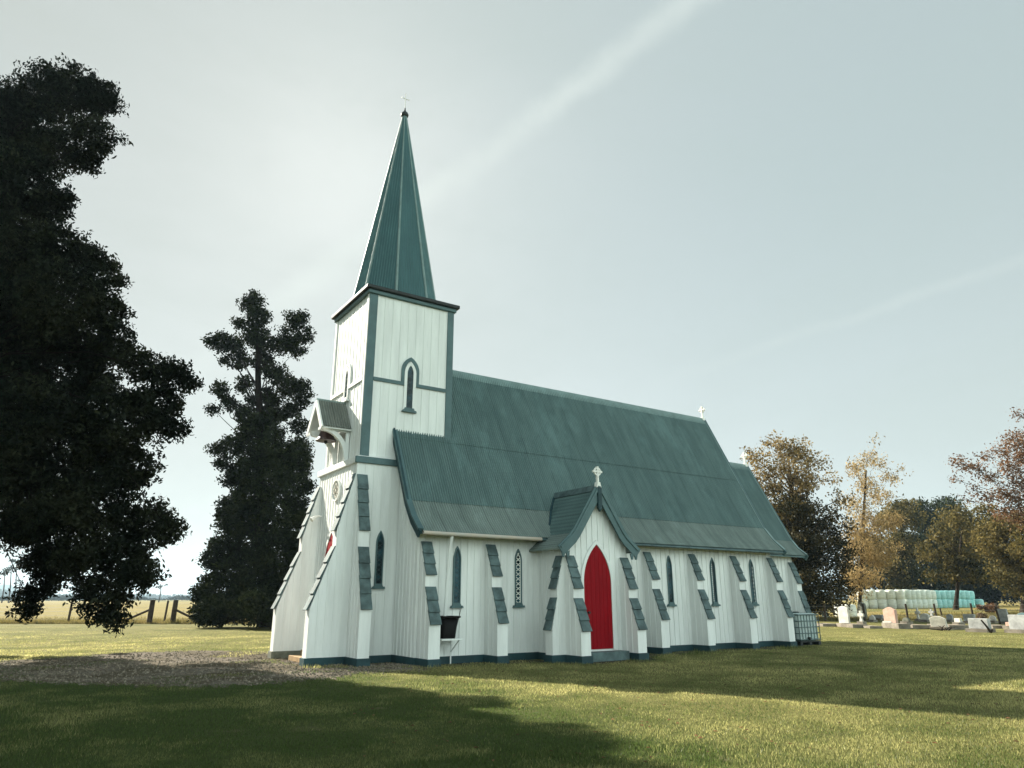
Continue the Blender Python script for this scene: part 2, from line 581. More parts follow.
def raw_mesh(name, verts, faces_n, material, parent=None, tint=None, smooth=False):
    """verts (N,3); faces are consecutive runs of faces_n vertices"""
    off = world_of(parent) if parent is not None else Vector((0, 0, 0))
    verts = np.asarray(verts, np.float32) - np.array(off, np.float32)
    n = len(verts)
    me = bpy.data.meshes.new(name)
    me.vertices.add(n)
    me.vertices.foreach_set('co', verts.ravel())
    nf = n // faces_n
    me.loops.add(n)
    me.loops.foreach_set('vertex_index', np.arange(n, dtype=np.int32))
    me.polygons.add(nf)
    me.polygons.foreach_set('loop_start', np.arange(nf, dtype=np.int32) * faces_n)
    me.polygons.foreach_set('loop_total', np.full(nf, faces_n, np.int32))
    if tint is not None:
        a = me.attributes.new('tint', 'FLOAT', 'POINT')
        a.data.foreach_set('value', np.repeat(np.asarray(tint, np.float32), faces_n))
    me.update()
    me.validate()
    me.materials.append(M[material])
    o = bpy.data.objects.new(name, me)
    COL.objects.link(o)
    if parent is not None:
        o.parent = parent
    return o


# planes of the church: (along, height, outwards) -> world
def south(Y):
    return lambda a, z, d: (a, Y - d, z)


def west(X):
    return lambda a, z, d: (X - d, a, z)


def north(Y):
    return lambda a, z, d: (a, Y + d, z)


def east(X):
    return lambda a, z, d: (X + d, a, z)


def battens(mb, fn, a0, a1, z0, ztop, step=0.215, w=0.034, d=0.02):
    n = max(1, round((a1 - a0) / step))
    for i in range(n + 1):
        a = a0 + (a1 - a0) * i / n
        a = min(max(a, a0 + w / 2), a1 - w / 2)
        zt = ztop(a) if callable(ztop) else ztop
        zb = z0(a) if callable(z0) else z0
        if zt - zb < 0.05:
            continue
        mb.prism([(a - w / 2, zb), (a + w / 2, zb), (a + w / 2, zt), (a - w / 2, zt)], fn, 0.0, d)


def lancet(c, hw, z0, zs, za, n=9):
    """pointed opening outline from the lower left, over the point, to the lower right"""
    pts = [(c - hw, z0), (c - hw, zs)]
    h = za - zs
    rad = (h * h + hw * hw) / (2 * hw)
    cx = -hw + rad
    a_end = math.atan2(h, -cx)
    for i in range(1, n + 1):
        a = math.pi + (a_end - math.pi) * i / n
        pts.append((c + cx + rad * math.cos(a), zs + rad * math.sin(a)))
    pts += [(2 * c - x, z) for x, z in pts[-2::-1]]
    return pts


# ------------------------------------------------------------------ ground
def build_ground():
    xs = np.concatenate([[-5000, -2000, -800, -200, -100], np.arange(-60, 121, 4.0), [160, 250, 600, 1800, 5000]])
    ys = np.concatenate([[-5000, -1500, -300, -100], np.arange(-40, 121, 4.0), [160, 250, 600, 1800, 5000]])
    vs = [(x, y, H(x, y)) for y in ys for x in xs]
    nx = len(xs)
    fs = [(j * nx + i, j * nx + i + 1, (j + 1) * nx + i + 1, (j + 1) * nx + i) for j in range(len(ys) - 1) for i in range(nx - 1)]
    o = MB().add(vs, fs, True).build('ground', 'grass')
    setting(o)
    # the dry paddock beyond the fences: a sheet a little above the ground
    def strip(name, near, far, n=40, lift=0.006):
        near = [np.array(p[:2]) for p in near]
        far = [np.array(p[:2]) for p in far]
        vs, fs = [], []
        m = len(near)
        for k in range(n + 1):
            t = (k / n) ** 3
            for a, b in zip(near, far):
                q = a + (b - a) * t
                vs.append((q[0], q[1], H(q[0], q[1]) + lift))
        for k in range(n):
            for i in range(m - 1):
                fs.append((k * m + i, k * m + i + 1, (k + 1) * m + i + 1, (k + 1) * m + i))
        o = MB().add(vs, fs, True).build(name, 'field')
        return setting(o)
    us = np.linspace(-500, 1500, 53)
    def edge(u):
        # fence line: past the west door on the left, past the graveyard on the right
        return 53.0 + (-2.0 if u < 200 else 0) + max(0, (u - 600)) * 0.02
    near = [on_ground(u, edge(u) + 0.35 * math.sin(u * 0.11)) for u in us]
    far = [on_ground(u, 3000) for u in us]
    strip('field', near, far)


build_ground()


def build_gravel():
    top = [(-50, 661), (20, 660), (60, 658), (120, 653), (185, 650.5), (240, 651), (268, 652), (300, 655)]
    bot = [(-50, 679), (20, 681), (60, 684), (130, 685.5), (185, 687), (225, 687), (262, 684), (300, 681), (340, 678.5)]
    T = [gpt(*p)[:2] for p in top] + [np.array((-1.2, 2.6)), np.array((-1.0, 1.2)), np.array((-0.2, 0.9)), np.array((0.0, 0.2))]
    B = [gpt(*p)[:2] for p in bot] + [np.array((-2.2, -1.0)), np.array((-0.8, -1.3)), np.array((-0.2, -1.0)), np.array((0.0, 0.1))]
    def dense(P, n=160):
        P = np.array(P)
        d = np.concatenate([[0], np.cumsum(np.linalg.norm(np.diff(P, axis=0), axis=1))])
        s = np.linspace(0, d[-1], n)
        return np.stack([np.interp(s, d, P[:, 0]), np.interp(s, d, P[:, 1])], 1)
    T, B = dense(T), dense(B)
    vs, fs = [], []
    k = 8
    for i in range(len(T)):
        w = 0.40 * (math.sin(i * 0.9) * 0.5 + math.sin(i * 2.3 + 1) * 0.4 + random.uniform(-.6, .6))
        a, b = T[i], B[i]
        u = (b - a) / (np.linalg.norm(b - a) + 1e-9)
        b2 = b + u * w
        a2 = a - u * w * (0.6 if i < 70 else 0)
        for j in range(k + 1):
            q = a2 + (b2 - a2) * j / k
            vs.append((q[0], q[1], 0.004))
    for i in range(len(T) - 1):
        for j in range(k):
            fs.append((i * (k + 1) + j, (i + 1) * (k + 1) + j, (i + 1) * (k + 1) + j + 1, i * (k + 1) + j + 1))
    setting(MB().add(vs, fs).build('gravel_path', 'gravel'))
    # loose stones on it
    N = 14000
    i = rng.integers(0, len(T), N)
    f = rng.random(N) ** 0.8
    c = T[i] + (B[i] - T[i]) * f[:, None] + rng.normal(0, 0.15, (N, 2))
    s = 0.008 + 0.034 * rng.random(N) ** 2.2
    base = np.array([(1, 0, 0), (-.5, .87, 0), (-.5, -.87, 0), (0, 0, .9)])
    tri = [(0, 1, 3), (1, 2, 3), (2, 0, 3)]
    an = rng.random(N) * 6.28
    V = np.zeros((N, 9, 3), np.float32)
    for k, t in enumerate([q for w in tri for q in w]):
        x, y, z = base[t]
        V[:, k, 0] = c[:, 0] + s * (x * np.cos(an) - y * np.sin(an))
        V[:, k, 1] = c[:, 1] + s * (x * np.sin(an) + y * np.cos(an))
        V[:, k, 2] = 0.003 + s * z
    setting(raw_mesh('gravel_stones', V.reshape(-1, 3), 3, 'pebble'), 'stuff')
    return T, B


GT, GB = build_gravel()


def build_soil():
    # dark bare soil with some stones along the foot of the south wall
    line = [(-0.3, 0.75), (-0.1, -0.1), (0.0, -0.72), (0.5, -0.74), (3.2, -0.62), (3.5, -1.3), (3.8, -1.95), (6.2, -1.95), (6.6, -1.3), (7.4, -0.7), (10, -0.75), (15.2, -0.72)]
    L = np.array(line)
    dd = np.concatenate([[0], np.cumsum(np.linalg.norm(np.diff(L, axis=0), axis=1))])
    ss = np.linspace(0, dd[-1], 150)
    P = np.stack([np.interp(ss, dd, L[:, 0]), np.interp(ss, dd, L[:, 1])], 1)
    vs, fs = [], []
    for i, p in enumerate(P):
        w = 0.38 + 0.10 * math.sin(i * .7) + random.uniform(-.07, .07)
        vs += [(p[0], p[1] + 0.9 if p[0] > 0 else p[1] + .4, 0.008), (p[0] - (0.25 if p[0] < 0.2 else 0), p[1] - w * 0.9, 0.008)]
    for i in range(len(P) - 1):
        fs.append((2 * i, 2 * i + 1, 2 * i + 3, 2 * i + 2))
    setting(MB().add(vs, fs).build('soil_strip', 'soil'))


build_soil()


def blades(name, pts, h, w, material, tint):
    n = len(pts)
    an = rng.random(n) * 6.283
    le = rng.normal(0, 0.35, (n, 2)) * h[:, None]
    V = np.zeros((n, 3, 3), np.float32)
    V[:, 0, 0] = pts[:, 0] - np.cos(an) * w
    V[:, 0, 1] = pts[:, 1] - np.sin(an) * w
    V[:, 1, 0] = pts[:, 0] + np.cos(an) * w
    V[:, 1, 1] = pts[:, 1] + np.sin(an) * w
    V[:, 2, :2] = pts[:, :2] + le
    V[:, 0, 2] = V[:, 1, 2] = pts[:, 2] - 0.005
    V[:, 2, 2] = pts[:, 2] + h
    o = raw_mesh(name, V.reshape(-1, 3), 3, material, tint=tint)
    return setting(o, 'stuff')


def vnoise(x, y, s, seed):
    r = np.random.default_rng(seed)
    G = r.random((64, 64))
    x = x * s
    y = y * s
    xi, yi = np.floor(x).astype(int), np.floor(y).astype(int)
    fx, fy = x - xi, y - yi
    fx = fx * fx * (3 - 2 * fx)
    fy = fy * fy * (3 - 2 * fy)
    g = lambda a, b: G[a % 64, b % 64]
    return (g(xi, yi) * (1 - fx) + g(xi + 1, yi) * fx) * (1 - fy) + (g(xi, yi + 1) * (1 - fx) + g(xi + 1, yi + 1) * fx) * fy


def in_gravel(x, y):
    """rough test: nearest station of the path, between its two edges"""
    mid = (GT + GB) / 2
    out = np.zeros(len(x), bool)
    for s in range(0, len(x), 20000):
        q = np.stack([x[s:s + 20000], y[s:s + 20000]], 1)
        a, b = GT[::3], GB[::3]
        ab = b - a
        L = np.linalg.norm(ab, axis=1)
        u = ab / L[:, None]
        d = q[:, None, :] - a[None]
        t = (d * u[None]).sum(2)
        perp = np.abs(d[:, :, 0] * u[None, :, 1] - d[:, :, 1] * u[None, :, 0])
        out[s:s + 20000] = ((t > 0.25) & (t < L[None] - 0.35) & (perp < 0.3)).any(1)
    return out


def build_grass():
    N = 900000
    D = 4.6 * (46 / 4.6) ** rng.random(N)
    u = rng.uniform(-240, 1270, N)
    L = (u - 512) / FPX * D * 1.1
    s, c = math.sin(YAW), math.cos(YAW)
    x = CAM[0] + D * s + L * c
    y = CAM[1] + D * c - L * s
    gr = in_gravel(x, y)
    ok = ~(gr & (vnoise(x, y, 0.9, 11) < 0.58 + 0.2 * rng.random(len(x)))) & ~((x > -2.4) & (x < 17) & (y > -0.2) & (y < 6)) & ~((x > 3.2) & (x < 6.6) & (y > -2) & (y < 0))
    x, y, D = x[ok], y[ok], D[ok]
    n1 = vnoise(x, y, 0.35, 1)
    n2 = vnoise(x, y, 2.2, 2)
    n3 = vnoise(x, y, 7.0, 3)
    h = (0.014 + 0.034 * n2 * n3 + 0.018 * rng.random(len(x))) * (0.7 + 0.6 * n1) * np.clip((47 - D) / 22, 0.25, 1)
    w = 0.0016 + 0.00034 * D
    def ss(a, b, q):
        t = np.clip((q - a) / (b - a), 0, 1)
        return t * t * (3 - 2 * t)
    shade_tint = (1 - ss(-4.5, 0.5, x + 0.12 * (y + 4 * vnoise(x, y, 0.3, 21)))) * (1 - ss(3, 9, y))  # same painted tree shade, taken off the blade tint
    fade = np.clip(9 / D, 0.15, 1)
    tint = np.clip(0.34 + 0.5 * n1 + 0.35 * (n2 - .5) + rng.normal(0, 0.22, len(x)) * fade - 0.62 * shade_tint - 0.14 * (1 - fade), 0, 1)
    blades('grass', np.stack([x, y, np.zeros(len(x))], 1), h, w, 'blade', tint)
    # ragged tufts the mower misses along the foot of the south wall
    N = 5200
    line = np.array([(-2.5, 1.1), (-1.4, 0.3), (-0.7, 0.2), (0.0, -0.9), (0.5, -0.95), (3.2, -0.95), (3.2, -1.5), (3.8, -2.25), (4.3, -2.3), (5.6, -1.9), (6.3, -2.3), (6.9, -1.3), (8.4, -0.98), (14.8, -0.98)])
    dl = np.concatenate([[0], np.cumsum(np.linalg.norm(np.diff(line, axis=0), axis=1))])
    q = rng.random(N) * dl[-1]
    x = np.interp(q, dl, line[:, 0]) + rng.normal(0, .05, N)
    y = np.interp(q, dl, line[:, 1]) - np.abs(rng.normal(0, .16, N))
    tuft = vnoise(x, y, 1.7, 31) ** 2
    k = rng.random(N) < 0.25 + tuft
    x, y, tuft = x[k], y[k], tuft[k]
    blades('grass_tufts', np.stack([x, y, np.full(len(x), 0.008)], 1), 0.03 + 0.17 * tuft * rng.random(len(x)), np.full(len(x), 0.006), 'blade', np.clip(0.35 + rng.normal(0, .25, len(x)), 0, 1))
    # taller dry grass along the paddock fences
    N = 60000
    u = np.concatenate([rng.uniform(-60, 330, N // 2), rng.uniform(780, 1090, N // 2)])
    D = np.where(u < 400, 50.6 + rng.exponential(3.0, N), 53 + (u - 600) * 0.02 + rng.exponential(4.0, N) + 0.5)
    L = (u - 512) / FPX * D * 1.0
    x = CAM[0] + D * s + L * 1.0 * c
    y = CAM[1] + D * c - L * s
    h = 0.12 + 0.30 * vnoise(x, y, 0.8, 5) * rng.random(N)
    blades('long_grass', np.stack([x, y, H(x, y)], 1), h, np.full(N, 0.02), 'drygrass', np.clip(vnoise(x, y, 0.5, 6) + rng.normal(0, .2, N), 0, 1))


build_grass()


def build_hills():
    # low wooded hills on the far horizon
    vs, fs = [], []
    us = np.linspace(-160, 1180, 200)
    for i, u in enumerate(us):
        d, fw = ray(u, 599)
        h = 22 + 14 * math.sin(i * 0.11) + 9 * math.sin(i * 0.31 + 1) + 5 * math.sin(i * 0.83) + 3 * math.sin(i * 2.1)
        for D, z in ((3700, 0), (3850, h * 1.2), (4000, h * 1.9), (4200, h * 1.3), (4400, 0)):
            p = at(u, 599, D)
            vs.append((p[0], p[1], z))
    n = 5
    for i in range(len(us) - 1):
        for j in range(n - 1):
            fs.append((i * n + j, (i + 1) * n + j, (i + 1) * n + j + 1, i * n + j + 1))
    setting(MB().add(vs, fs, True).build('hills', 'hill'))


build_hills()


# ------------------------------------------------------------------ church
church = thing('church', 'white timber church with teal iron roof, tall spire and rows of sloped buttresses', 'church', (7, 2.86, 0))
WN = 2.858            # half width of the nave, ridge line
SM = (8.951 - 4.183) / (WN - 0.367)


def roof_z(y):
    y = min(y, 2 * WN - y)
    if y < 0.367:
        return 4.183 + (y - 0.367) * (4.183 - 3.296) / (0.367 + 0.445)
    return 4.183 + (y - 0.367) * SM


def roof_y(z):
    if z < 4.183:
        return 0.367 + (z - 4.183) * (0.812 / 0.887)
    return 0.367 + (z - 4.183) / SM


def nave():
    w = MB()
    Lx = 14.366
    for side, fn in (('s', south(0)), ('n', north(2 * WN))):
        battens(w, fn, 0, Lx, 0.19, 3.62)
    prof = [(0, 0.05), (0, 3.64), (0.367, 4.04), (WN, 8.80), (2 * WN - 0.367, 4.04), (2 * WN, 3.64), (2 * WN, 0.05)]
    w.prism(prof, lambda a, z, d: (d, a, z), 0, Lx)
    battens(w, west(0), 0, 2 * WN, 0.19, lambda a: roof_z(a) - 0.16)
    battens(w, east(Lx), 0, 2 * WN, 0.19, lambda a: roof_z(a) - 0.16)
    w.build('nave_wall', 'white', church)
    p = MB()
    p.box(-0.04, Lx + 0.04, -0.04, 2 * WN + 0.04, -0.1, 0.19)
    p.build('plinth', 'plinth', church)


nave()


def corr_sheet(mb, prof, x0, x1, fn, pitch=0.0762, amp=0.018, lift=0.0, per=6):
    """corrugated iron laid over a profile [(a, z)...] between x0 and x1; fn(x, a, z)"""
    n = int((x1 - x0) / pitch * per)
    P = [np.array(p, float) for p in prof]
    norms = []
    for i in range(len(P)):
        t = P[min(i + 1, len(P) - 1)] - P[max(i - 1, 0)]
        t /= np.linalg.norm(t)
        nn = np.array([-t[1], t[0]])
        if nn[1] < 0:
            nn = -nn
        norms.append(nn)
    vs, fs = [], []
    m = len(P)
    for i in range(n + 1):
        x = x0 + (x1 - x0) * i / n
        o = amp * math.cos(2 * math.pi * i / per) + lift
        for j in range(m):
            q = P[j] + norms[j] * o
            vs.append(fn(x, q[0], q[1]))
    for i in range(n):
        for j in range(m - 1):
            fs.append((i * m + j, (i + 1) * m + j, (i + 1) * m + j + 1, i * m + j + 1))
    mb.add(vs, fs, True)


def main_roof(name, x0, x1, ye, ze, yb, zb, zr, joint):
    """one gabled roof with bellcast eaves: upper sheets, paler lower sheets, ridge, barges"""
    up, los = MB(), [MB(), MB()]
    yj = yb + (WN - yb) * (joint - zb) / (zr - zb)
    for sgn, lo in zip((1, -1), los):
        fy = (lambda x, a, z: (x, a, z)) if sgn == 1 else (lambda x, a, z: (x, 2 * WN - a, z))
        corr_sheet(up, [(yb - 0.02, zb - 0.02), (yj, joint)], x0, x1, fy, lift=0.016)
        corr_sheet(up, [(yj - 0.05, joint - 0.09), (WN, zr)], x0, x1, fy, lift=0.030)
        ym, zm = (ye + yb) / 2 + 0.02, (ze + zb) / 2 - 0.03
        corr_sheet(lo, [(ye, ze), (ym, zm), (yb + 0.06, zb + 0.08)], x0, x1, fy, lift=0.0)
    # under-lining boards
    th = 0.05
    out = [(ye + .03, ze - .03), (ym, zm - 0.04), (yb, zb - 0.03), (WN, zr - 0.03)]
    inn = [(WN, zr - 0.03 - th * 2), (yb + 0.02, zb - 0.03 - th), (ym, zm - 0.04 - th), (ye + .03, ze - .03 - th)]
    li = MB()
    for sgn in (1, -1):
        fl = (lambda a, z, d: (d, a, z)) if sgn == 1 else (lambda a, z, d: (d, 2 * WN - a, z))
        for k in range(3):
            li.prism([out[k], out[k + 1], inn[2 - k], inn[3 - k]], fl, x0 + .02, x1 - .02)
    r = up.build(name, 'roof', church)
    for lo in los:
        lo.build('lower_sheets', 'roof_pale', r)
    li.build('lining', 'trim', r)
    c = MB()
    c.prism([(WN - 0.16, zr - 0.24), (WN - 0.03, zr + 0.05), (WN + 0.03, zr + 0.05), (WN + 0.16, zr - 0.24), (WN, zr - 0.02)], lambda a, z, d: (d, a, z), x0, x1)
    c.build('ridge_cap', 'cap', r)
    for xx, nm in ((x0, -1), (x1, 1)):
        for sgn in (1, -1):
            b = MB()
            fl = (lambda a, z, d: (d, a, z)) if sgn == 1 else (lambda a, z, d: (d, 2 * WN - a, z))
            pl = [(ye - .02, ze - 0.10), (ym, zm - 0.12), (yb, zb - 0.10), (WN, zr - 0.08)]
            b.ribbon(pl, 0.20, fl, xx - 0.02 if nm > 0 else xx - 0.035, xx + 0.035 if nm > 0 else xx + 0.02)
            b.build('bargeboard', 'plinth' if nm < 0 else 'trim', r)
            q = MB()
            q.ribbon([(a, z + 0.135) for a, z in pl], 0.05, fl, xx - 0.06, xx + 0.10 if nm < 0 else xx + 0.05)
            q.build('verge_cap', 'trim' if nm < 0 else 'cap', r)
    return r


nave_roof = main_roof('nave_roof', -0.20, 14.66, -0.445, 3.296, 0.367, 4.183, 8.951, 6.2)


def chancel():
    w = MB()
    x0, x1, y0, y1 = 14.37, 16.72, 0.80, 2 * WN - 0.80
    w.prism([(y0, 0.05), (y0, 3.50), (1.02, 3.72), (WN, 7.05), (2 * WN - 1.02, 3.72), (y1, 3.50), (y1, 0.05)], lambda a, z, d: (d, a, z), x0, x1)
    battens(w, south(y0), x0 + .03, x1, 0.19, 3.45)
    battens(w, north(y1), x0 + .03, x1, 0.19, 3.45)
    w.build('chancel_wall', 'white', church)
    MB().box(x0 + .05, x1 + 0.04, y0 - .04, y1 + .04, -0.1, 0.187).build('plinth', 'plinth', church)
    return main_roof('chancel_roof', 14.45, 17.18, 0.41, 3.25, 1.02, 3.86, 7.21, 5.2)


chancel_roof = chancel()


def buttress(fn, a0, a1, prof, name='buttress', batt=True, courses=3, plh=0.19, pm='plinth'):
    """fn(a, d, z) -> world. prof: lower bottom, lower top, upper bottom, upper top as (d, z)"""
    (d1, z1), (d2, z2), (d3, z3), (d4, z4) = prof
    b = MB()
    poly = [(-0.05, 0.02), (d1, 0.02), (d1, z1), (d2, z2), (d3, z3), (d4, z4), (-0.05, z4)]
    b.prism(poly, lambda d, z, a: fn(a, d, z), a0, a1)
    if batt:
        def top(d):
            for (da, za), (db, zb) in (((d4, z4), (d3, z3)), ((d2, z2), (d1, z1))):
                if d <= db:
                    if d <= da:
                        return za
                    return za + (zb - za) * (d - da) / (db - da)
            return z1
        n = max(1, round(d1 / 0.2))
        for k in range(1, n + 1):
            d = d1 * k / n - 0.02
            for s, aa in ((-1, a0), (1, a1)):
                b.prism([(d - .018, plh), (d + .018, plh), (d + .018, top(d + .018) - .01), (d - .018, top(d - .018) - .01)],
                        lambda dd, z, e, s=s, aa=aa: fn(aa + s * e, dd, z), 0.0, 0.016)
    o = b.build(name, 'white', church)
    p = MB()
    p.prism([(-0.02, -0.1), (d1 + 0.045, -0.1), (d1 + 0.045, plh), (-0.02, plh)], lambda d, z, a: fn(a, d, z), a0 - 0.042, a1 + 0.042)
    p.build('plinth', pm, o, bevel=0.008)
    for (dt, zt), (db, zb) in (((d4, z4), (d3, z3)), ((d2, z2), (d1, z1))):
        s = MB()
        t = np.array([db - dt, zb - zt])
        Ln = np.linalg.norm(t)
        t = t / Ln
        nn = np.array([-t[1], t[0]])
        if nn[0] < 0:
            nn = -nn
        n = courses
        for k in range(n):
            p0 = np.array([dt, zt]) + t * Ln * (k / n - (0.02 if k else -0.0))
            p1 = np.array([dt, zt]) + t * (Ln * (k + 1) / n + 0.05)
            j = random.uniform(-0.006, 0.006)
            q = [p0 + nn * 0.004, p1 + nn * 0.040, p1 + nn * (0.078), p0 + nn * 0.030]
            s.prism([tuple(x) for x in q], lambda d, z, a: fn(a, d, z), a0 - 0.010 + j, a1 + 0.012 + j)
        s.build('shingle_cap', 'shingle', o, bevel=0.004)
    return o


NP = [(0.70, 1.02), (0.385, 1.90), (0.385, 2.22), (0.05, 3.05)]
for i, xr in enumerate((0.333, 2.333, 8.241, 10.279, 12.363, 14.366)):
    buttress(lambda a, d, z: (a, 0 - d, z), xr - 0.29, xr, NP)
for xr in (0.333, 2.333, 5.3, 8.241, 10.279, 12.363, 14.366):
    buttress(lambda a, d, z: (a, 2 * WN + d, z), xr - 0.29, xr, NP)
CP = [(0.62, 1.02), (0.35, 1.90), (0.35, 2.2), (0.05, 2.98)]
buttress(lambda a, d, z: (a, 0.80 - d, z), 16.42, 16.71, CP)
buttress(lambda a, d, z: (a, 2 * WN - 0.80 + d, z), 16.42, 16.71, CP)

# -- tower
TX0, TX1, TY0, TY1 = -1.189, 1.626, 1.45, 4.266
LX0, LX1, LY0, LY1 = -1.31, 1.75, 1.33, 4.39


def tower():
    w = MB()
    w.box(LX0, LX1, LY0, LY1, 0.05, 5.24)
    battens(w, west(LX0), LY0, LY1, 0.19, 5.22, 0.22, 0.03, 0.011)
    battens(w, south(LY0), LX0, LX1, 0.19, 5.22, 0.25, 0.03, 0.014)
    battens(w, north(LY1), LX0, LX1, 0.19, 5.22)
    lo = w.build('lower_tower', 'white', church)
    MB().box(LX0 - .04, 0.2, LY0 - .04, LY1 + .04, -0.1, 0.186).build('plinth', 'plinth', church)
    u = MB()
    u.box(TX0, TX1, TY0, TY1, 5.2, 10.45)
    battens(u, west(TX0), TY0, TY1, 5.4, 10.47, 0.27, 0.04, 0.012)
    battens(u, south(TY0), TX0 + .24, TX1 - .2, 5.4, 10.47, 0.27, 0.03, 0.012)
    battens(u, north(TY1), TX0, TX1, 5.4, 10.47, 0.27)
    battens(u, east(TX1), TY0, TY1, 5.4, 10.47, 0.27)
    up = u.build('upper_tower', 'white', church)
    # string course between the stages: teal to the south, white to the west
    c = MB()
    c.box(LX0 - 0.07, LX1, LY0 - 0.07, LY0 + 0.03, 5.23, 5.41)
    c.build('string_course', 'trim', church, bevel=0.012)
    c = MB()
    c.box(LX0 - 0.075, LX0 + 0.03, LY0 + 0.032, LY1 + 0.07, 5.23, 5.41)
    c.build('string_course', 'white', church, bevel=0.012)
    c = MB()
    c.prism([(TY0, 5.41), (LY0 - .06, 5.412), (TY0, 5.47)], lambda a, z, d: (d, a, z), LX0 + .1, LX1)
    c.prism([(TX0, 5.41), (LX0 - .06, 5.412), (TX0, 5.47)], lambda a, z, d: (a, d, z), TY0 - .04, LY1)
    c.build('flashing', 'white', church)
    # corner boards
    k = MB()
    k.box(TX0 - .028, TX0 + .24, TY0 - .03, TY0 + .01, 5.45, 10.47)
    k.build('corner_board', 'trim', church, bevel=0.006)
    k = MB()
    k.box(TX1 - .19, TX1 + .028, TY0 - .03, TY0 + .01, 5.45, 10.47)
    k.build('corner_board', 'trim', church, bevel=0.006)
    for yy in (TY0 + .012, TY1 - .10):
        k = MB()
        k.box(TX0 - .036, TX0 + .01, yy, yy + .12, 5.45, 10.47)
        k.build('corner_board', 'white', church, bevel=0.006)
    # cornice
    c = MB()
    c.box(TX0 - .09, TX1 + .09, TY0 - .09, TY1 + .09, 10.40, 10.52)
    lower = c.build('cornice', 'trim', church, bevel=0.02)
    c = MB()
    c.box(TX0 - .17, TX1 + .17, TY0 - .17, TY1 + .17, 10.522, 10.64)
    c.build('cap_moulding', 'dark', lower, bevel=0.025)
    # string with a hood over the belfry window, south side and west side
    for fn, a0, a1, c0, m in ((south(TY0), TX0 + .24, TX1 - .19, 0.215, 'trim'), (west(TX0), TY0 + .14, TY1 - .1, 2.88, 'white')):
        z = 7.76
        hood = lancet(c0, 0.235, z, 8.18, 8.56, 8)
        s = MB()
        s.ribbon([(a0, z)] + hood + [(a1, z)], 0.105, fn, 0.0, 0.045)
        s.build('hood_mould', m, church)


tower()


def window(fn, c, hw, z0, zs, za, frame='trim', lead='lead', sill='trim', fw=0.030, depth=0.05, bars=True, bw=0.012):
    o = MB().ribbon(lancet(c, hw, z0, zs, za), fw, fn, -0.02, depth).build('window', frame, church)
    MB().prism(lancet(c, hw, z0, zs, za), fn, -0.02, 0.018).build('pane', 'glass', o)
    if bars:
        b = MB()
        w = hw - 0.01
        step = w * 1.45
        z = z0
        while z < za - step * 0.5:
            for sx in (-1, 1):
                zz = z + step
                a0, a1 = c - sx * w, c + sx * w
                if zz > zs:
                    lim = w * max(0.15, 1 - ((zz - zs) / (za - zs)) ** 1.3)
                    a1 = c + sx * lim
                if z > zs:
                    a0 = c - sx * w * max(0.15, 1 - ((z - zs) / (za - zs)) ** 1.3)
                if zz < za - 0.02:
                    b.ribbon([(a0, z), (a1, zz)], bw, fn, 0.019, 0.026 + 0.001 * sx)
            z += step
        b.build('leading', lead, o)
    s = MB()
    s.prism([(c - hw - 0.085, z0 - 0.055), (c + hw + 0.085, z0 - 0.055), (c + hw + 0.065, z0 + 0.005), (c - hw - 0.065, z0 + 0.005)], fn, 0.0, depth + 0.05)
    s.prism([(c - hw - 0.03, z0 + 0.006), (c + hw + 0.03, z0 + 0.006), (c + hw + 0.0, z0 + 0.08), (c - hw - 0.0, z0 + 0.08)], fn, 0.0, depth + 0.02)
    s.build('sill', sill, o)
    return o


for k, c in enumerate((1.16, 3.14, 9.11, 11.19, 13.22)):
    window(south(0), c, 0.10, 1.43, 2.62, 2.95, lead='lattice' if k == 1 else 'lead', bw=0.022 if k == 1 else 0.012)
for c in (1.16, 3.14, 6.8, 9.11, 11.19, 13.22):
    window(north(2 * WN), c, 0.115, 1.43, 2.60, 2.94)
window(south(LY0), -0.52, 0.098, 1.92, 3.05, 3.38)
window(south(TY0), 0.215, 0.145, 6.95, 8.1, 8.42, frame='white', bw=0.018, fw=0.09)
window(west(TX0), 2.88, 0.145, 7.38, 8.1, 8.42, frame='white', sill='white', fw=0.07)

# tower buttresses
buttress(lambda a, d, z: (LX0 - d, a, z), LY0 - 0.002, LY0 + 0.285, [(1.03, 1.36), (0.45, 2.95), (0.45, 3.38), (0.02, 4.92)], courses=4)
buttress(lambda a, d, z: (LX0 - d, a, z), LY1 - 0.15, LY1 + 0.135, [(1.03, 1.36), (0.45, 2.95), (0.45, 3.38), (0.02, 4.92)], courses=4, pm='stone_dark')
buttress(lambda a, d, z: (a, LY0 - d, z), LX0 + 0.002, LX0 + 0.285, [(0.84, 1.38), (0.43, 2.92), (0.40, 3.38), (0.02, 4.90)], courses=4)
buttress(lambda a, d, z: (a, LY1 + d, z), LX0 + 0.14, LX0 + 0.425, [(0.84, 1.38), (0.43, 2.92), (0.40, 3.38), (0.02, 4.90)], courses=4)


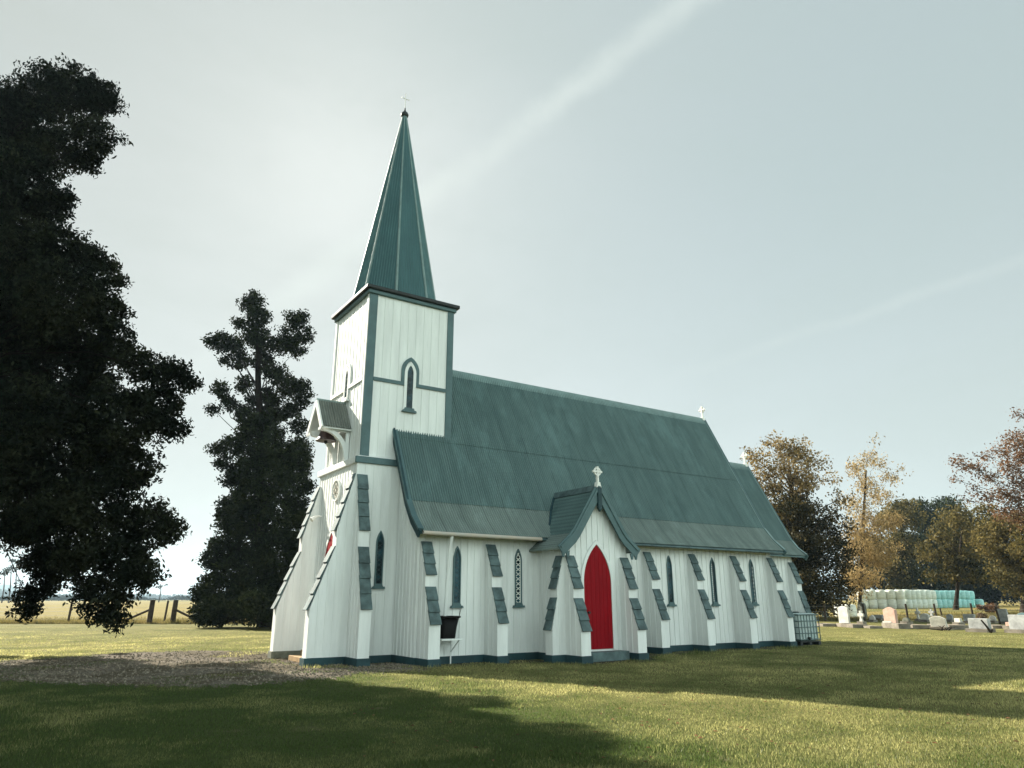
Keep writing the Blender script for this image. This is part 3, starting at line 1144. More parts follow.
def spire():
    cx, cy = 0.2185, WN
    zb, za = 10.63, 18.22
    Rb = 1.28 / math.cos(math.pi / 8)
    r1 = 0.055
    V = []
    for z, r in ((zb, Rb), (za, r1)):
        for k in range(8):
            a = math.pi / 8 + k * math.pi / 4
            V.append((cx + r * math.cos(a), cy + r * math.sin(a), z))
    m = MB().add(V, [(k, (k + 1) % 8, 8 + (k + 1) % 8, 8 + k) for k in range(8)] + [tuple(range(8, 16))])
    # raised ribs of the sheets on each face
    ribs = MB()
    V = np.array(V)
    for k in range(8):
        b0, b1 = V[k], V[(k + 1) % 8]
        t0, t1 = V[8 + k], V[8 + (k + 1) % 8]
        n = np.cross(b1 - b0, t0 - b0)
        n /= np.linalg.norm(n)
        wv = (b1 - b0) / np.linalg.norm(b1 - b0)
        half = np.linalg.norm(b1 - b0) / 2
        for j in range(-5, 6):
            off = j * 0.088
            if abs(off) > half - 0.04:
                continue
            f = 1 - (abs(off) + 0.03) / half
            pb = (b0 + b1) / 2 + wv * off
            tv = ((t0 + t1) / 2 - (b0 + b1) / 2)
            pt = pb + tv * f
            r = 0.010
            ribs.add([pb - wv * r, pb + n * 0.022, pb + wv * r, pt - wv * r * .6, pt + n * 0.016, pt + wv * r * .6], [(0, 1, 4, 3), (1, 2, 5, 4)], True)
    o = m.build('spire', 'spire', church)
    ribs.build('sheet_ribs', 'rib', o)
    h = MB()
    for k in range(8):
        h.tube([V[k] + (0, 0, 0.01), V[8 + k]], [0.045, 0.022], 6)
    h.build('hip_capping', 'cap', o)
    b = MB()
    for zz, hh in ((14.2, 0.03), (16.6, 0.025)):
        f = (zz - zb) / (za - zb)
        r = Rb + (r1 - Rb) * f
        q = [(cx + (r + .008) * math.cos(math.pi / 8 + k * math.pi / 4), cy + (r + .008) * math.sin(math.pi / 8 + k * math.pi / 4)) for k in range(8)]
        for k in range(8):
            (xa, ya), (xb, yb) = q[k], q[(k + 1) % 8]
            b.add([(xa, ya, zz), (xb, yb, zz), (xb, yb, zz + hh), (xa, ya, zz + hh)], [(0, 1, 2, 3)])
    f = MB()
    f.lathe((cx, cy, 18.12), [(0.05, 0), (0.13, 0.05), (0.145, 0.11), (0.11, 0.19), (0.05, 0.24), (0.03, 0.32), (0.008, 0.46)], 12)
    f.build('finial', 'dark', o)
    c = MB()
    c.tube([(cx, cy, 18.5), (cx, cy, 19.12)], 0.016, 6)
    c.tube([(cx - .15, cy, 18.92), (cx + .15, cy, 18.92)], 0.014, 6)
    c.build('cross', 'lamp_white', o)


spire()


def gable_cross(parent, x, y, z, h, along='x'):
    """small ringed cross standing on a gable"""
    m = MB()
    f = (lambda a, zz, d: (x + a, y - d, zz)) if along == 'x' else (lambda a, zz, d: (x - d, y + a, zz))
    t = 0.035 * h / 0.5
    zc = z + h * 0.72
    m.ribbon([(0, z - 0.06), (0, z + h)], t * 1.5, f, -t, t)
    m.ribbon([(-h * .31, zc), (h * .31, zc)], t * 1.5, f, -t * .9, t * .9)
    ring = [(h * 0.20 * math.cos(a), zc + h * 0.20 * math.sin(a)) for a in np.linspace(0, 2 * math.pi, 16, endpoint=False)]
    m.ribbon(ring, t * 1.1, f, -t * .6, t * .6, closed=True)
    m.prism([(-t * 2.2, z - .08), (t * 2.2, z - .08), (t * 1.2, z + h * .14), (-t * 1.2, z + h * .14)], f, -t * 1.8, t * 1.8)
    return m.build('cross', 'lamp_white', parent)


gable_cross(nave_roof, 14.6, WN, 8.98, 0.55, 'y')
gable_cross(chancel_roof, 17.1, WN, 7.24, 0.58, 'y')


# -- south porch
def porch():
    cx, hw, Y = 4.97, 1.14, -1.26
    def pz(dx):
        dx = abs(dx)
        return 4.74 - (4.74 - 3.37) * dx / 0.93 if dx < 0.93 else 3.37 - (dx - 0.93) * (3.37 - 2.90) / 0.58
    w = MB()
    prof = [(cx - hw, 0.05), (cx - hw, 3.10), (cx - 0.93, 3.26), (cx, 4.62), (cx + 0.93, 3.26), (cx + hw, 3.10), (cx + hw, 0.05)]
    w.prism(prof, south(0), 0.02, 1.26)
    dr = lancet(cx, 0.60, 0.28, 2.05, 3.22)
    def cut(a):
        # boards above the door stop on the arch
        for (x0, z0), (x1, z1) in zip(dr[1:], dr[2:]):
            if x0 <= a <= x1 and x1 > x0:
                return z0 + (z1 - z0) * (a - x0) / (x1 - x0)
        return 0.19
    battens(w, south(Y), cx - hw, cx + hw, cut, lambda a: pz(a - cx) - 0.14)
    battens(w, west(cx - hw), Y, 0, 0.19, 3.08)
    battens(w, east(cx + hw), Y, 0, 0.19, 3.08)
    w.build('porch_wall', 'white', church)
    MB().box(cx - hw - .04, cx + hw + .04, Y - .04, 0, -0.1, 0.184).build('plinth', 'plinth', church)
    # door
    d = MB()
    d.prism(lancet(cx, 0.50, 0.29, 2.02, 3.09, 12), south(Y), 0.0, 0.03)
    n = 7
    for k in range(1, n):
        a = cx - 0.50 + k * 1.0 / n
        zt = next((z0 + (z1 - z0) * (a - x0) / (x1 - x0) for (x0, z0), (x1, z1) in zip(lancet(cx, .5, .29, 2.02, 3.09)[1:], lancet(cx, .5, .29, 2.02, 3.09)[2:]) if x0 <= a <= x1 and x1 > x0), 1.7)
        d.prism([(a - .006, .31), (a + .006, .31), (a + .006, zt - .03), (a - .006, zt - .03)], south(Y), 0.03, 0.036)
    door = d.build('door', 'red', church)
    fr = MB()
    fr.ribbon(lancet(cx, 0.545, 0.28, 2.03, 3.16, 12), 0.09, south(Y), 0.0, 0.055)
    fr.build('frame', 'white', door)
    h = MB()
    h.tube([(cx - .36, Y - .035, 1.25), (cx - .36, Y - .075, 1.25)], 0.028, 10)
    h.tube([(cx - .36, Y - .075, 1.25), (cx - .36, Y - .10, 1.25)], 0.035, 10)
    h.build('handle', 'dark', door)
    st = MB()
    st.box(cx - 0.64, cx + 0.74, Y - 0.42, Y - 0.045, -0.05, 0.24)
    st.build('doorstep', 'shingle', door, bevel=0.01)
    # roof sheets: each line of the profile runs back until it meets the main roof
    Yf = Y - 0.24
    up, low, low2 = MB(), MB(), MB()
    for sgn, r, pts in ((-1, up, [0, 0.31, 0.62, 0.93]), (1, up, [0, 0.31, 0.62, 0.93]), (-1, low, [0.93, 1.19, 1.44]), (1, low2, [0.93, 1.19, 1.44])):
        top, bot = [], []
        for dx in pts:
            z = pz(dx)
            zb = max(roof_y(z), -0.0) if z > 3.30 else 0.0
            yb = zb + 0.03
            top.append((cx + sgn * dx, Yf, z))
            bot.append((cx + sgn * dx, yb, z))
        k = len(pts)
        vs = top + bot + [(x, y, z - .05) for x, y, z in top] + [(x, y, z - .05) for x, y, z in bot]
        fs = []
        for i in range(k - 1):
            fs.append((i, i + 1, k + i + 1, k + i))
            fs.append((2 * k + i, 3 * k + i, 3 * k + i + 1, 2 * k + i + 1))
            fs.append((i, 2 * k + i, 2 * k + i + 1, i + 1))
        fs.append((k - 1, 3 * k - 1, 4 * k - 1, 2 * k - 1))
        r.add(vs, fs)
        # ribs of the sheets down the slope
        y = Yf + 0.06
        while y < 0.6:
            line = [(cx + sgn * dx, y, pz(dx)) for dx in pts if y < (max(roof_y(pz(dx)), 0) if pz(dx) > 3.3 else 0.0)]
            if len(line) > 1:
                r.tube([(a, b, c + .003) for a, b, c in line], 0.011, 5, False)
            y += 0.0762
    ro = up.build('porch_roof', 'roof', church)
    low.build('lower_sheets', 'roof_pale', ro)
    low2.build('lower_sheets', 'roof_pale', ro)
    c = MB()
    c.prism([(cx - .13, 4.60), (cx - .02, 4.79), (cx + .02, 4.79), (cx + .13, 4.60)], south(0), -0.62, 1.46)
    c.build('ridge_cap', 'shingle', ro)
    for sgn in (-1, 1):
        b = MB()
        line = [(cx + sgn * dx, pz(dx) - 0.10) for dx in (0.0, 0.32, 0.62, 0.85, 1.0, 1.20, 1.42)]
        b.ribbon(line, 0.31, south(Y), 0.20, 0.245)
        b.ribbon([(a, z + .09) for a, z in line], 0.07, south(Y), 0.245, 0.272)
        # cusped foot of the board
        fx = cx + sgn * 1.28
        for q in (-0.10, 0.05):
            b.prism([(fx + sgn * q - .07, 2.87), (fx + sgn * q + .07, 2.87), (fx + sgn * q + .03, 2.70), (fx + sgn * q - .03, 2.70)], south(Y), 0.203, 0.242)
        b.build('bargeboard', 'trim', ro, bevel=0.006)
        v = MB()
        v.tube([(cx + sgn * dx, max(roof_y(pz(dx)), 0) - .03, pz(dx) + .03) for dx in (0.1, 0.4, 0.7, 0.93)], 0.035, 6)
        v.build('valley_flashing', 'plinth', ro)
    p = MB()
    p.prism([(cx - .07, 4.70), (cx + .07, 4.70), (cx + .07, 4.10), (cx, 4.0), (cx - .07, 4.10)], south(Y), 0.20, 0.285)
    p.build('pendant', 'plinth', ro, bevel=0.008)
    gable_cross(ro, cx, Yf + .05, 4.78, 0.54, 'x')
    PP = [(0.68, 0.82), (0.38, 1.62), (0.38, 1.90), (0.05, 2.75)]
    buttress(lambda a, d, z: (a, Y - d, z), cx - hw + .004, cx - hw + 0.294, PP)
    buttress(lambda a, d, z: (a, Y - d, z), cx + hw - 0.294, cx + hw - .004, PP)
    PW = [(0.44, 0.84), (0.25, 1.64), (0.25, 1.90), (0.03, 2.75)]
    buttress(lambda a, d, z: (cx - hw - d, a, z), Y + .004, Y + 0.294, PW)
    buttress(lambda a, d, z: (cx + hw + d, a, z), Y + .004, Y + 0.294, PW)


porch()


# -- west door, round window, lamp
def west_front():
    fn = west(LX0)
    d = MB()
    d.prism(lancet(2.86, 0.52, 0.30, 2.35, 3.42, 10), fn, 0.0, 0.045)
    door = d.build('door', 'red', church)
    MB().ribbon(lancet(2.86, 0.56, 0.28, 2.36, 3.50, 10), 0.09, fn, 0.0, 0.06).build('frame', 'white', door)
    r = MB()
    ring = [(2.80 + 0.30 * math.cos(a), 4.63 + 0.30 * math.sin(a)) for a in np.linspace(0, 2 * math.pi, 28, endpoint=False)]
    r.ribbon(ring, 0.035, fn, 0.0, 0.06, closed=True)
    rv = r.build('round_vent', 'white', church)
    q = MB()
    for a in (0, math.pi / 2, math.pi, math.pi * 1.5):
        cc = [(2.80 + 0.11 * math.cos(a) + 0.085 * math.cos(b), 4.63 + 0.11 * math.sin(a) + 0.085 * math.sin(b)) for b in np.linspace(0, 2 * math.pi, 14, endpoint=False)]
        q.ribbon(cc, 0.03, fn, 0.0, 0.05, closed=True)
    q.prism([(2.80 + .045 * math.cos(b), 4.63 + .045 * math.sin(b)) for b in np.linspace(0, 2 * math.pi, 10, endpoint=False)], fn, 0.0, 0.055)
    q.build('quatrefoil', 'stone_white', rv)
    l = MB()
    c = np.array((LX0 - 0.20, 3.95, 3.95))
    l.tube([c + (0.22, 0, 0.05), c + (0.08, 0, 0.04)], 0.02, 8)
    l.tube([c + (0.08, 0, 0.05), c + (-0.02, -0.02, 0.0), c + (-0.14, -0.05, -0.09)], [0.03, 0.045, 0.07], 12)
    l.build('wall_lamp', 'lamp_white', church)


west_front()


# -- bell canopy on the west face of the tower
def canopy():
    cy = 2.86
    x0, x1 = TX0 - 0.03, -2.10
    zr, ze, hw = 7.27, 6.42, 0.60
    r = MB()
    for s in (-1, 1):
        corr_sheet(r, [(hw + .05, ze - .07), (0, zr)], x1, x0, lambda x, a, z, s=s: (x, cy + s * a, z), lift=0.02)
    ro = r.build('bell_canopy', 'grey_iron', church)
    li = MB()
    for s in (-1, 1):
        li.prism([(0, zr - .01), (hw + .03, ze - .06), (hw + .03, ze - .11), (0, zr - .07)], lambda a, z, d, s=s: (d, cy + s * a, z), x1 + .02, x0)
    li.build('lining', 'white', ro)
    b = MB()
    for s in (-1, 1):
        b.ribbon([(cy, zr - .06), (cy + s * (hw + .05), ze - .13)], 0.15, lambda a, z, d: (d, a, z), x1 - .03 + 0.001 * s, x1 + .02 + 0.001 * s)
        b.ribbon([(cy + s * (hw + .05), ze - .10), (cy + s * (hw - .22), ze - .12)], 0.08, lambda a, z, d: (d, a, z), x1 - .02 + 0.001 * s, x1 + .01 + 0.001 * s)
    b.build('bargeboard', 'white', ro)
    MB().box(x1 - .02, x0, cy - .03, cy + .03, zr - .02, zr + .04).build('ridge_cap', 'cap', ro)
    for s in (-1, 1):
        y = cy + s * (hw - 0.14)
        m = MB()
        m.box(x1 + .06, x0, y - .05, y + .05, ze - 0.14, ze - 0.02)
        pts = []
        for t in np.linspace(0, 1, 9):
            a = t * math.pi / 2
            pts.append((x0 - 0.06 - 0.74 * (1 - math.cos(a)) , 5.52 + 0.80 * math.sin(a)))
        m.ribbon(pts, 0.13, lambda a, z, d, y=y: (a, y + d, z), -0.056, 0.056)
        m.box(x0 - 0.10, x0 + .01, y - .042, y + .042, 5.45, ze - .142)
        m.build('bracket', 'white', ro)
    m = MB()
    m.box(-1.80, -1.68, cy - .40, cy + .40, 6.59, 6.71)
    m.build('bell_beam', 'dark', ro)
    return ro


canopy()
bell = thing('bell', 'brown metal bell hanging under the small gabled canopy on the tower', 'bell', (-1.74, 2.86, 6.08))
m = MB()
m.lathe((-1.74, 2.86, 6.06), [(0.30, 0), (0.29, 0.03), (0.225, 0.12), (0.19, 0.24), (0.165, 0.32), (0.11, 0.38), (0.04, 0.40)], 20)
m.build('bell_body', 'bronze', bell)
m = MB()
m.tube([(-1.74, 2.86, 6.45), (-1.74, 2.86, 6.62)], 0.035, 8)
m.tube([(-1.74, 2.66, 6.56), (-1.74, 3.06, 6.56)], 0.03, 8)
m.build('headstock', 'dark', bell)
m = MB()
m.tube([(-1.74, 2.86, 6.3), (-1.74, 2.86, 6.05)], [0.015, 0.02], 6)
m.lathe((-1.74, 2.86, 5.97), [(0.01, 0), (0.05, 0.04), (0.05, 0.08), (0.02, 0.11)], 10)
m.build('clapper', 'dark', bell)

# -- gutter and downpipe of the west bay
m = MB()
m.tube([(-0.12, -0.50, 3.245), (3.62, -0.50, 3.235)], 0.055, 8)
m.build('gutter', 'gutter', church)
m = MB()
m.tube([(7.05, -0.49, 3.225), (14.5, -0.49, 3.215)], 0.03, 8)
m.build('fascia_roll', 'shingle', church)
m = MB()
m.tube([(0.745, -0.48, 3.22), (0.745, -0.40, 3.05), (0.74, -0.34, 2.85), (0.74, -0.20, 1.4), (0.74, -0.10, 0.62)], 0.042, 10)
m.build('downpipe', 'white', church)

# ------------------------------------------------------------------ things round the church
stand = thing('stand', 'low white wooden stand on slim legs against the church wall under the black tub', 'stand', (0.75, -0.36, 0))
MB().box(0.44, 1.06, -0.60, -0.06, 0.60, 0.645).build('top', 'white', stand, bevel=0.006)
for x in (0.50, 0.96):
    MB().box(x, x + .028, -0.13, -0.10, 0.0, 0.599).build('leg', 'white', stand)
    m = MB()
    m.prism([(-0.10, 0.30), (-0.135, 0.30), (-0.56, 0.598), (-0.52, 0.598)], lambda a, z, d: (d, a, z), x + .003, x + .025)
    m.build('brace', 'white', stand)
MB().box(0.47, 1.03, -0.10, -0.075, 0.50, 0.56).build('back_rail', 'white', stand)
tub = thing('tub', 'black tapered plastic tub with handles on the low white stand', 'tub', (0.72, -0.34, 0.646))
m = MB()
m.lathe((0.70, -0.34, 0.647), [(0.205, 0), (0.21, 0.02), (0.265, 0.52), (0.24, 0.52), (0.19, 0.06)], 24, 4)
m.build('body', 'tub', tub)
m = MB()
m.lathe((0.70, -0.34, 1.13), [(0.265, 0), (0.305, 0.01), (0.305, 0.055), (0.27, 0.06), (0.24, 0.05)], 24, 4)
m.build('rim', 'tub', tub)
for x in (0.36, 0.985):
    m = MB()
    m.ribbon([(x - .02, -0.44), (x + .06, -0.44), (x + .06, -0.24), (x - .02, -0.24)], 0.03, lambda a, b, d: (a, b, 1.145 + d), 0, 0.04)
    m.build('handle', 'tub', tub)
st = MB()
st.tube([(0.90, -0.42, 0.72), (1.03, -0.40, 1.14), (1.12, -0.39, 1.44)], [0.012, 0.012, 0.009], 6)
tag(st.build('stick', 'dark'), 'thin dark stick leaning out of the black tub', 'stick')

step = MB()
step.box(-2.12, -1.42, 2.25, 3.45, 0.0, 0.13)
step.box(-1.80, -1.42, 2.25, 3.45, 0.132, 0.26)
tag(step.build('door_step', 'wood', bevel=0.008), 'pale timber step between the two tall west buttresses', 'step')


def tank():
    x0, y0, L, Wd = 15.05, -0.42, 1.2, 1.0
    o = thing('water_tank', 'milky plastic water tank in a steel cage beside the church end', 'tank', (x0 + L / 2, y0 + Wd / 2, 0))
    c = (x0 + L / 2, y0 + Wd / 2, 0.15)
    b = MB()
    b.box(x0 + .03, x0 + L - .03, y0 + .03, y0 + Wd - .03, 0.16, 1.10)
    b.build('bottle', 'poly', o, bevel=0.07)
    MB().lathe((c[0], c[1], 1.09), [(0.12, 0), (0.12, 0.05), (0.09, 0.07)], 16).build('lid', 'dark', o)
    k = MB()
    r = 0.016
    for z in (0.20, 0.42, 0.63, 0.84, 1.06):
        k.tube([(x0, y0, z), (x0 + L, y0, z), (x0 + L, y0 + Wd, z), (x0, y0 + Wd, z), (x0, y0, z)], r if 0.2 < z < 1.06 else r * 1.5, 6, False)
    for i in range(8):
        x = x0 + L * i / 7
        for y in (y0, y0 + Wd):
            k.tube([(x, y, 0.16), (x, y, 1.08)], r, 6)
    for i in range(7):
        y = y0 + Wd * i / 6
        for x in (x0, x0 + L):
            k.tube([(x, y, 0.16), (x, y, 1.08)], r, 6)
    k.tube([(x0, y0 + Wd * .35, 1.10), (x0 + L, y0 + Wd * .35, 1.10)], r * 1.3, 6)
    k.tube([(x0, y0 + Wd * .65, 1.10), (x0 + L, y0 + Wd * .65, 1.10)], r * 1.3, 6)
    k.build('cage', 'steel', o)
    p = MB()
    for i in range(3):
        xx = x0 + i * (L - 0.14) / 2
        p.box(xx, xx + .14, y0, y0 + Wd, 0.0, 0.11)
    for i in range(4):
        yy = y0 + i * (Wd - 0.12) / 3
        p.box(x0, x0 + L, yy, yy + .12, 0.112, 0.15)
    p.build('pallet', 'dark', o)
    v = MB()
    v.tube([(c[0] - .1, y0 + .05, 0.24), (c[0] - .1, y0 - .07, 0.24)], 0.05, 10)
    v.build('valve', 'dark', o)


tank()


# ------------------------------------------------------------------ trees
def leaf_cloud(blobs, per_m2, clump_r, leaves_per, size, elong=1.6, shell=0.55, droop=0.0):
    """blobs: (centre, radius, tint). Returns leaf quads and their tint: clumps of leaves spread through each blob, thicker towards its outside"""
    C, Tn = [], []
    for b in blobs:
        c, r, tn = b[:3]
        n = max(3, int(per_m2 * r * r * (b[3] if len(b) > 3 else 1)))
        d = rng.normal(0, 1, (n, 3))
        d /= np.linalg.norm(d, axis=1)[:, None]
        rr = r * (shell + (1 - shell) * rng.random(n)) ** 0.8 * rng.uniform(0.55, 1.08, n)
        q = np.asarray(c) + d * rr[:, None] * np.array([1, 1, 0.9])
        C.append(q)
        Tn.append(np.full(n, tn) + rng.normal(0, 0.16, n))
    C = np.concatenate(C)
    Tn = np.concatenate(Tn)
    keep = C[:, 2] > 0.25
    C, Tn = C[keep], Tn[keep]
    k = leaves_per
    P = np.repeat(C, k, 0) + rng.normal(0, clump_r, (len(C) * k, 3)) * np.array([1, 1, 0.75])
    T = np.repeat(Tn, k) + rng.normal(0, 0.08, len(P))
    n = len(P)
    a = rng.normal(0, 1, (n, 3))
    a[:, 2] -= droop
    a /= np.linalg.norm(a, axis=1)[:, None]
    b = np.cross(a, rng.normal(0, 1, (n, 3)))
    b /= np.linalg.norm(b, axis=1)[:, None] + 1e-9
    s = size * rng.uniform(0.55, 1.3, n)[:, None]
    V = np.stack([P - a * s * elong * .5, P + b * s * .42, P + a * s * elong * .5, P - b * s * .42], 1)
    low = V[:, :, 2].min(1) < 0.03
    V = V[~low]
    T = T[~low]
    return V.reshape(-1, 3), np.clip(T, 0, 1)


def limbs(mb, base, top, r0, blobs, rt=0.08, k_r=0.22, jitter=0.25, frac=(0.15, 0.9), twig=0):
    """a trunk from base to top and a limb to every blob"""
    base, top = np.array(base, float), np.array(top, float)
    Hh = top[2] - base[2]
    n = 9
    path, rad = [], []
    for i in range(n):
        t = i / (n - 1)
        p = base + (top - base) * t + rng.normal(0, 0.03 * r0 / 0.3, 3) * (0 < i < n - 1)
        path.append(p)
        rad.append((r0 * (1 - t) ** 0.75 + rt * t) * (1.35 if i == 0 else 1))
    mb.tube([path[0] - (0, 0, 0.15)] + path, [rad[0] * 1.1] + rad, 10)
    for b in blobs:
        c, r, tn = b[:3]
        c = np.array(c, float)
        t = (c[2] - base[2]) / Hh - 0.10 - 0.12 * rng.random() - 0.25 * np.linalg.norm(c[:2] - base[:2]) / Hh
        t = min(max(t, frac[0]), frac[1])
        s = base + (top - base) * t
        mid = (s + c) / 2 + np.array([0, 0, 0.10 * np.linalg.norm(c - s)]) + rng.normal(0, jitter, 3) * 0.5
        rr = max(0.02, k_r * r0 * (1 - t * 0.6))
        Lc = np.linalg.norm(c - s)
        q1 = s * .67 + c * .33 + np.array([0, 0, 0.09 * Lc]) + rng.normal(0, 0.045 * Lc, 3)
        q2 = s * .33 + c * .67 + np.array([0, 0, 0.07 * Lc]) + rng.normal(0, 0.05 * Lc, 3)
        mb.tube([s, q1, q2, c], [rr, rr * .7, rr * .45, rr * .22], 6, False)
        mid = q2
        for _ in range(twig):
            d = rng.normal(0, 1, 3)
            d /= np.linalg.norm(d)
            d[2] = abs(d[2]) * 0.6
            e = c + d * r * rng.uniform(0.6, 1.05)
            m2 = (c + e) / 2 + rng.normal(0, 0.12 * r, 3)
            mb.tube([mid * .3 + c * .7, m2, e], [rr * .3, rr * .18, rr * .06], 4, False)


def make_tree(name, label, D, trunk_u, spec, leaf, bark, r0, top_uv, per, clump, lp, size, group, around=1, elong=1.6, lean=None,
              droop=0.0, k_r=0.22, cat='tree', twig=0, shell=0.55, tint_around=None, frac=(0.15, 0.9)):
    """spec: (bearing, height mark, radius mark, tint) of the clumps that make the outline; 'around' adds clumps of the same kind round the trunk"""
    base = on_ground(trunk_u, D)
    o = thing(name, label, cat, base, group)
    top = at(*top_uv, D)
    k = D / FPX * 1.03
    blobs = []
    fwd = np.array([math.sin(YAW), math.cos(YAW), 0])
    for sp in spec:
        u, v, r, tn = sp[:4]
        dn = sp[4] if len(sp) > 4 else 1
        off = rng.uniform(-0.7, 0.7) * r * k
        blobs.append((at(u, v, D + off), r * k, tn, dn))
        cc = at(u, v, D)
        ax = base + (top - base) * min(max((cc[2] - base[2]) / (top[2] - base[2]), 0), 1)
        lat = np.linalg.norm((cc - ax)[:2])
        for j in range(around):
            rr = max(lat, r * k * 0.8) * (rng.uniform(0.6, 1.0) if v > 200 else rng.uniform(0.2, 0.5))
            ang = rng.uniform(0.9, 2.2) * (1 if (j + len(blobs)) % 2 else -1)
            v0 = (cc - ax)[:2]
            v0 = v0 / (np.linalg.norm(v0) + 1e-6) * rr
            q = ax + np.array([v0[0] * math.cos(ang) - v0[1] * math.sin(ang), v0[0] * math.sin(ang) + v0[1] * math.cos(ang), 0])
            blobs.append((np.array([q[0], q[1], cc[2] - 0.1 * r * k]), r * k * 0.85, tn, dn))
    V, T = leaf_cloud(blobs, per, clump, lp, size, elong, shell, droop)
    tb = MB()
    limbs(tb, base, top, r0, blobs, k_r=k_r, twig=twig, frac=frac)
    tb.build('trunk', bark, o)
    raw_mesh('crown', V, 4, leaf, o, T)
    return o


Z = lambda L, t=0.3: [(a, b, c, t) for a, b, c in L]

# the big dark cypress on the near left
left_spec = Z([(70, 91, 39), (99, 98, 28), (40, 96, 40), (8, 116, 44), (95, 136, 28), (55, 150, 38), (20, 180, 46), (48, 205, 24), (86, 160, 18), (15, 225, 44), (-10, 250, 50), (38, 255, 34), (64, 200, 14),
    (60, 248, 34), (90, 256, 16), (102, 275, 24), (60, 300, 54), (106, 312, 26), (112, 345, 28), (60, 370, 64), (140, 366, 22), (172, 374, 20),
    (188, 384, 11), (158, 405, 28), (176, 428, 14), (120, 420, 46), (60, 450, 64), (132, 466, 28), (100, 500, 46), (148, 522, 28), (170, 532, 16), (120, 556, 34),
    (78, 552, 26), (140, 574, 20), (104, 600, 24), (114, 622, 11), (60, 515, 34), (86, 585, 13), (20, 420, 56), (10, 470, 46), (-10, 300, 84),
    (-60, 200, 84), (-80, 400, 90), (-100, 300, 90), (-40, 480, 40), (4, 520, 20), (-70, 530, 45), (-30, 120, 50), (-130, 420, 80), (-150, 280, 80), (-120, 540, 50), (-110, 170, 60), (-58, 570, 34), (-92, 588, 40), (-135, 600, 42), (-70, 612, 24)], 0.25)
make_tree('cypress_tree', 'huge near-black cypress with boughs hanging to the lawn, nearest tree', 20.0, -75, left_spec, 'macro', 'bark_dark', 0.65, (-20, 90),
          190, 0.10, 24, 0.070, None, around=1, elong=2.0, droop=0.6, k_r=0.07, frac=(0.42, 0.92))

# the taller gappy conifer behind the tower
con = [(252, 303, 12), (258, 318, 12), (240, 323, 7), (255, 335, 11), (297, 320, 11), (305, 335, 7), (290, 338, 12), (278, 345, 10), (298, 350, 7), (222, 342, 11),
    (212, 340, 6), (235, 345, 9), (240, 360, 9), (225, 362, 5), (262, 360, 10), (275, 372, 10), (285, 385, 12), (299, 390, 10), (304, 402, 6), (245, 385, 8), (220, 388, 7),
    (225, 400, 6), (232, 405, 7), (214, 410, 5), (255, 400, 7), (290, 410, 9), (278, 415, 9), (255, 425, 12), (245, 435, 12), (233, 445, 12), (219, 450, 8), (224, 465, 8),
    (275, 435, 11), (295, 450, 14), (304, 460, 9), (260, 455, 14), (240, 475, 13), (228, 480, 7), (270, 480, 22), (300, 485, 13), (250, 500, 22), (232, 512, 15),
    (285, 510, 26), (305, 520, 10), (245, 540, 26), (222, 545, 11), (280, 550, 28), (232, 572, 22), (212, 582, 11), (260, 588, 30), (290, 590, 25), (204, 603, 9), (235, 606, 17), (265, 608, 15), (262, 420, 12), (272, 405, 9), (268, 448, 14), (282, 462, 14), (252, 470, 16), (262, 345, 9), (268, 395, 8), (246, 415, 10), (300, 425, 9), (296, 470, 13), (212, 560, 12), (206, 595, 12), (300, 545, 16), (240, 520, 20)]
make_tree('conifer_tree', 'tall dark conifer with ragged lobed crown beyond the church tower', 45.0, 268, [(a, b, c * (1.24 if b < 420 else 1.14), t) for a, b, c, t in Z(con, 0.3)], 'conifer', 'bark_dark', 0.40, (257, 312),
          62, 0.17, 24, 0.125, None, around=0, elong=1.9, droop=0.3, k_r=0.16)


def bush(name, label, u, D, w, h, leaf, n=14, size=0.12, per=60, tint=0.5, cat='bush', group=None):
    base = on_ground(u, D)
    o = thing(name, label, cat, base, group)
    blobs = []
    for _ in range(n):
        a = rng.random() * 6.28
        r = w * 0.5 * math.sqrt(rng.random())
        z = h * (0.25 + 0.55 * rng.random() * (1 - (r / (w * .5)) ** 2 * .6))
        blobs.append((base + np.array([r * math.cos(a), r * math.sin(a), z]), h * 0.28, tint + rng.normal(0, 0.15)))
    V, T = leaf_cloud(blobs, per, size * 1.4, 9, size, 1.7, 0.4)
    m = MB()
    for c, r, _ in blobs[:8]:
        m.tube([base + rng.normal(0, .06, 3) * (1, 1, 0), (base + c) / 2 + rng.normal(0, .08, 3), c], [0.04, 0.025, 0.01], 5, False)
    m.build('stems', 'bark', o)
    raw_mesh('foliage', V, 4, leaf, o, T)
    return o


bush('bush', 'dark glossy bush spreading to the ground left of the conifer trunk', 223, 44.0, 3.0, 2.2, 'conifer', 24, 0.125, 90, 0.45)
bush('bush', 'dark bush at the conifer foot, nearest the church tower', 276, 42.5, 4.2, 2.6, 'conifer', 30, 0.125, 90, 0.5)

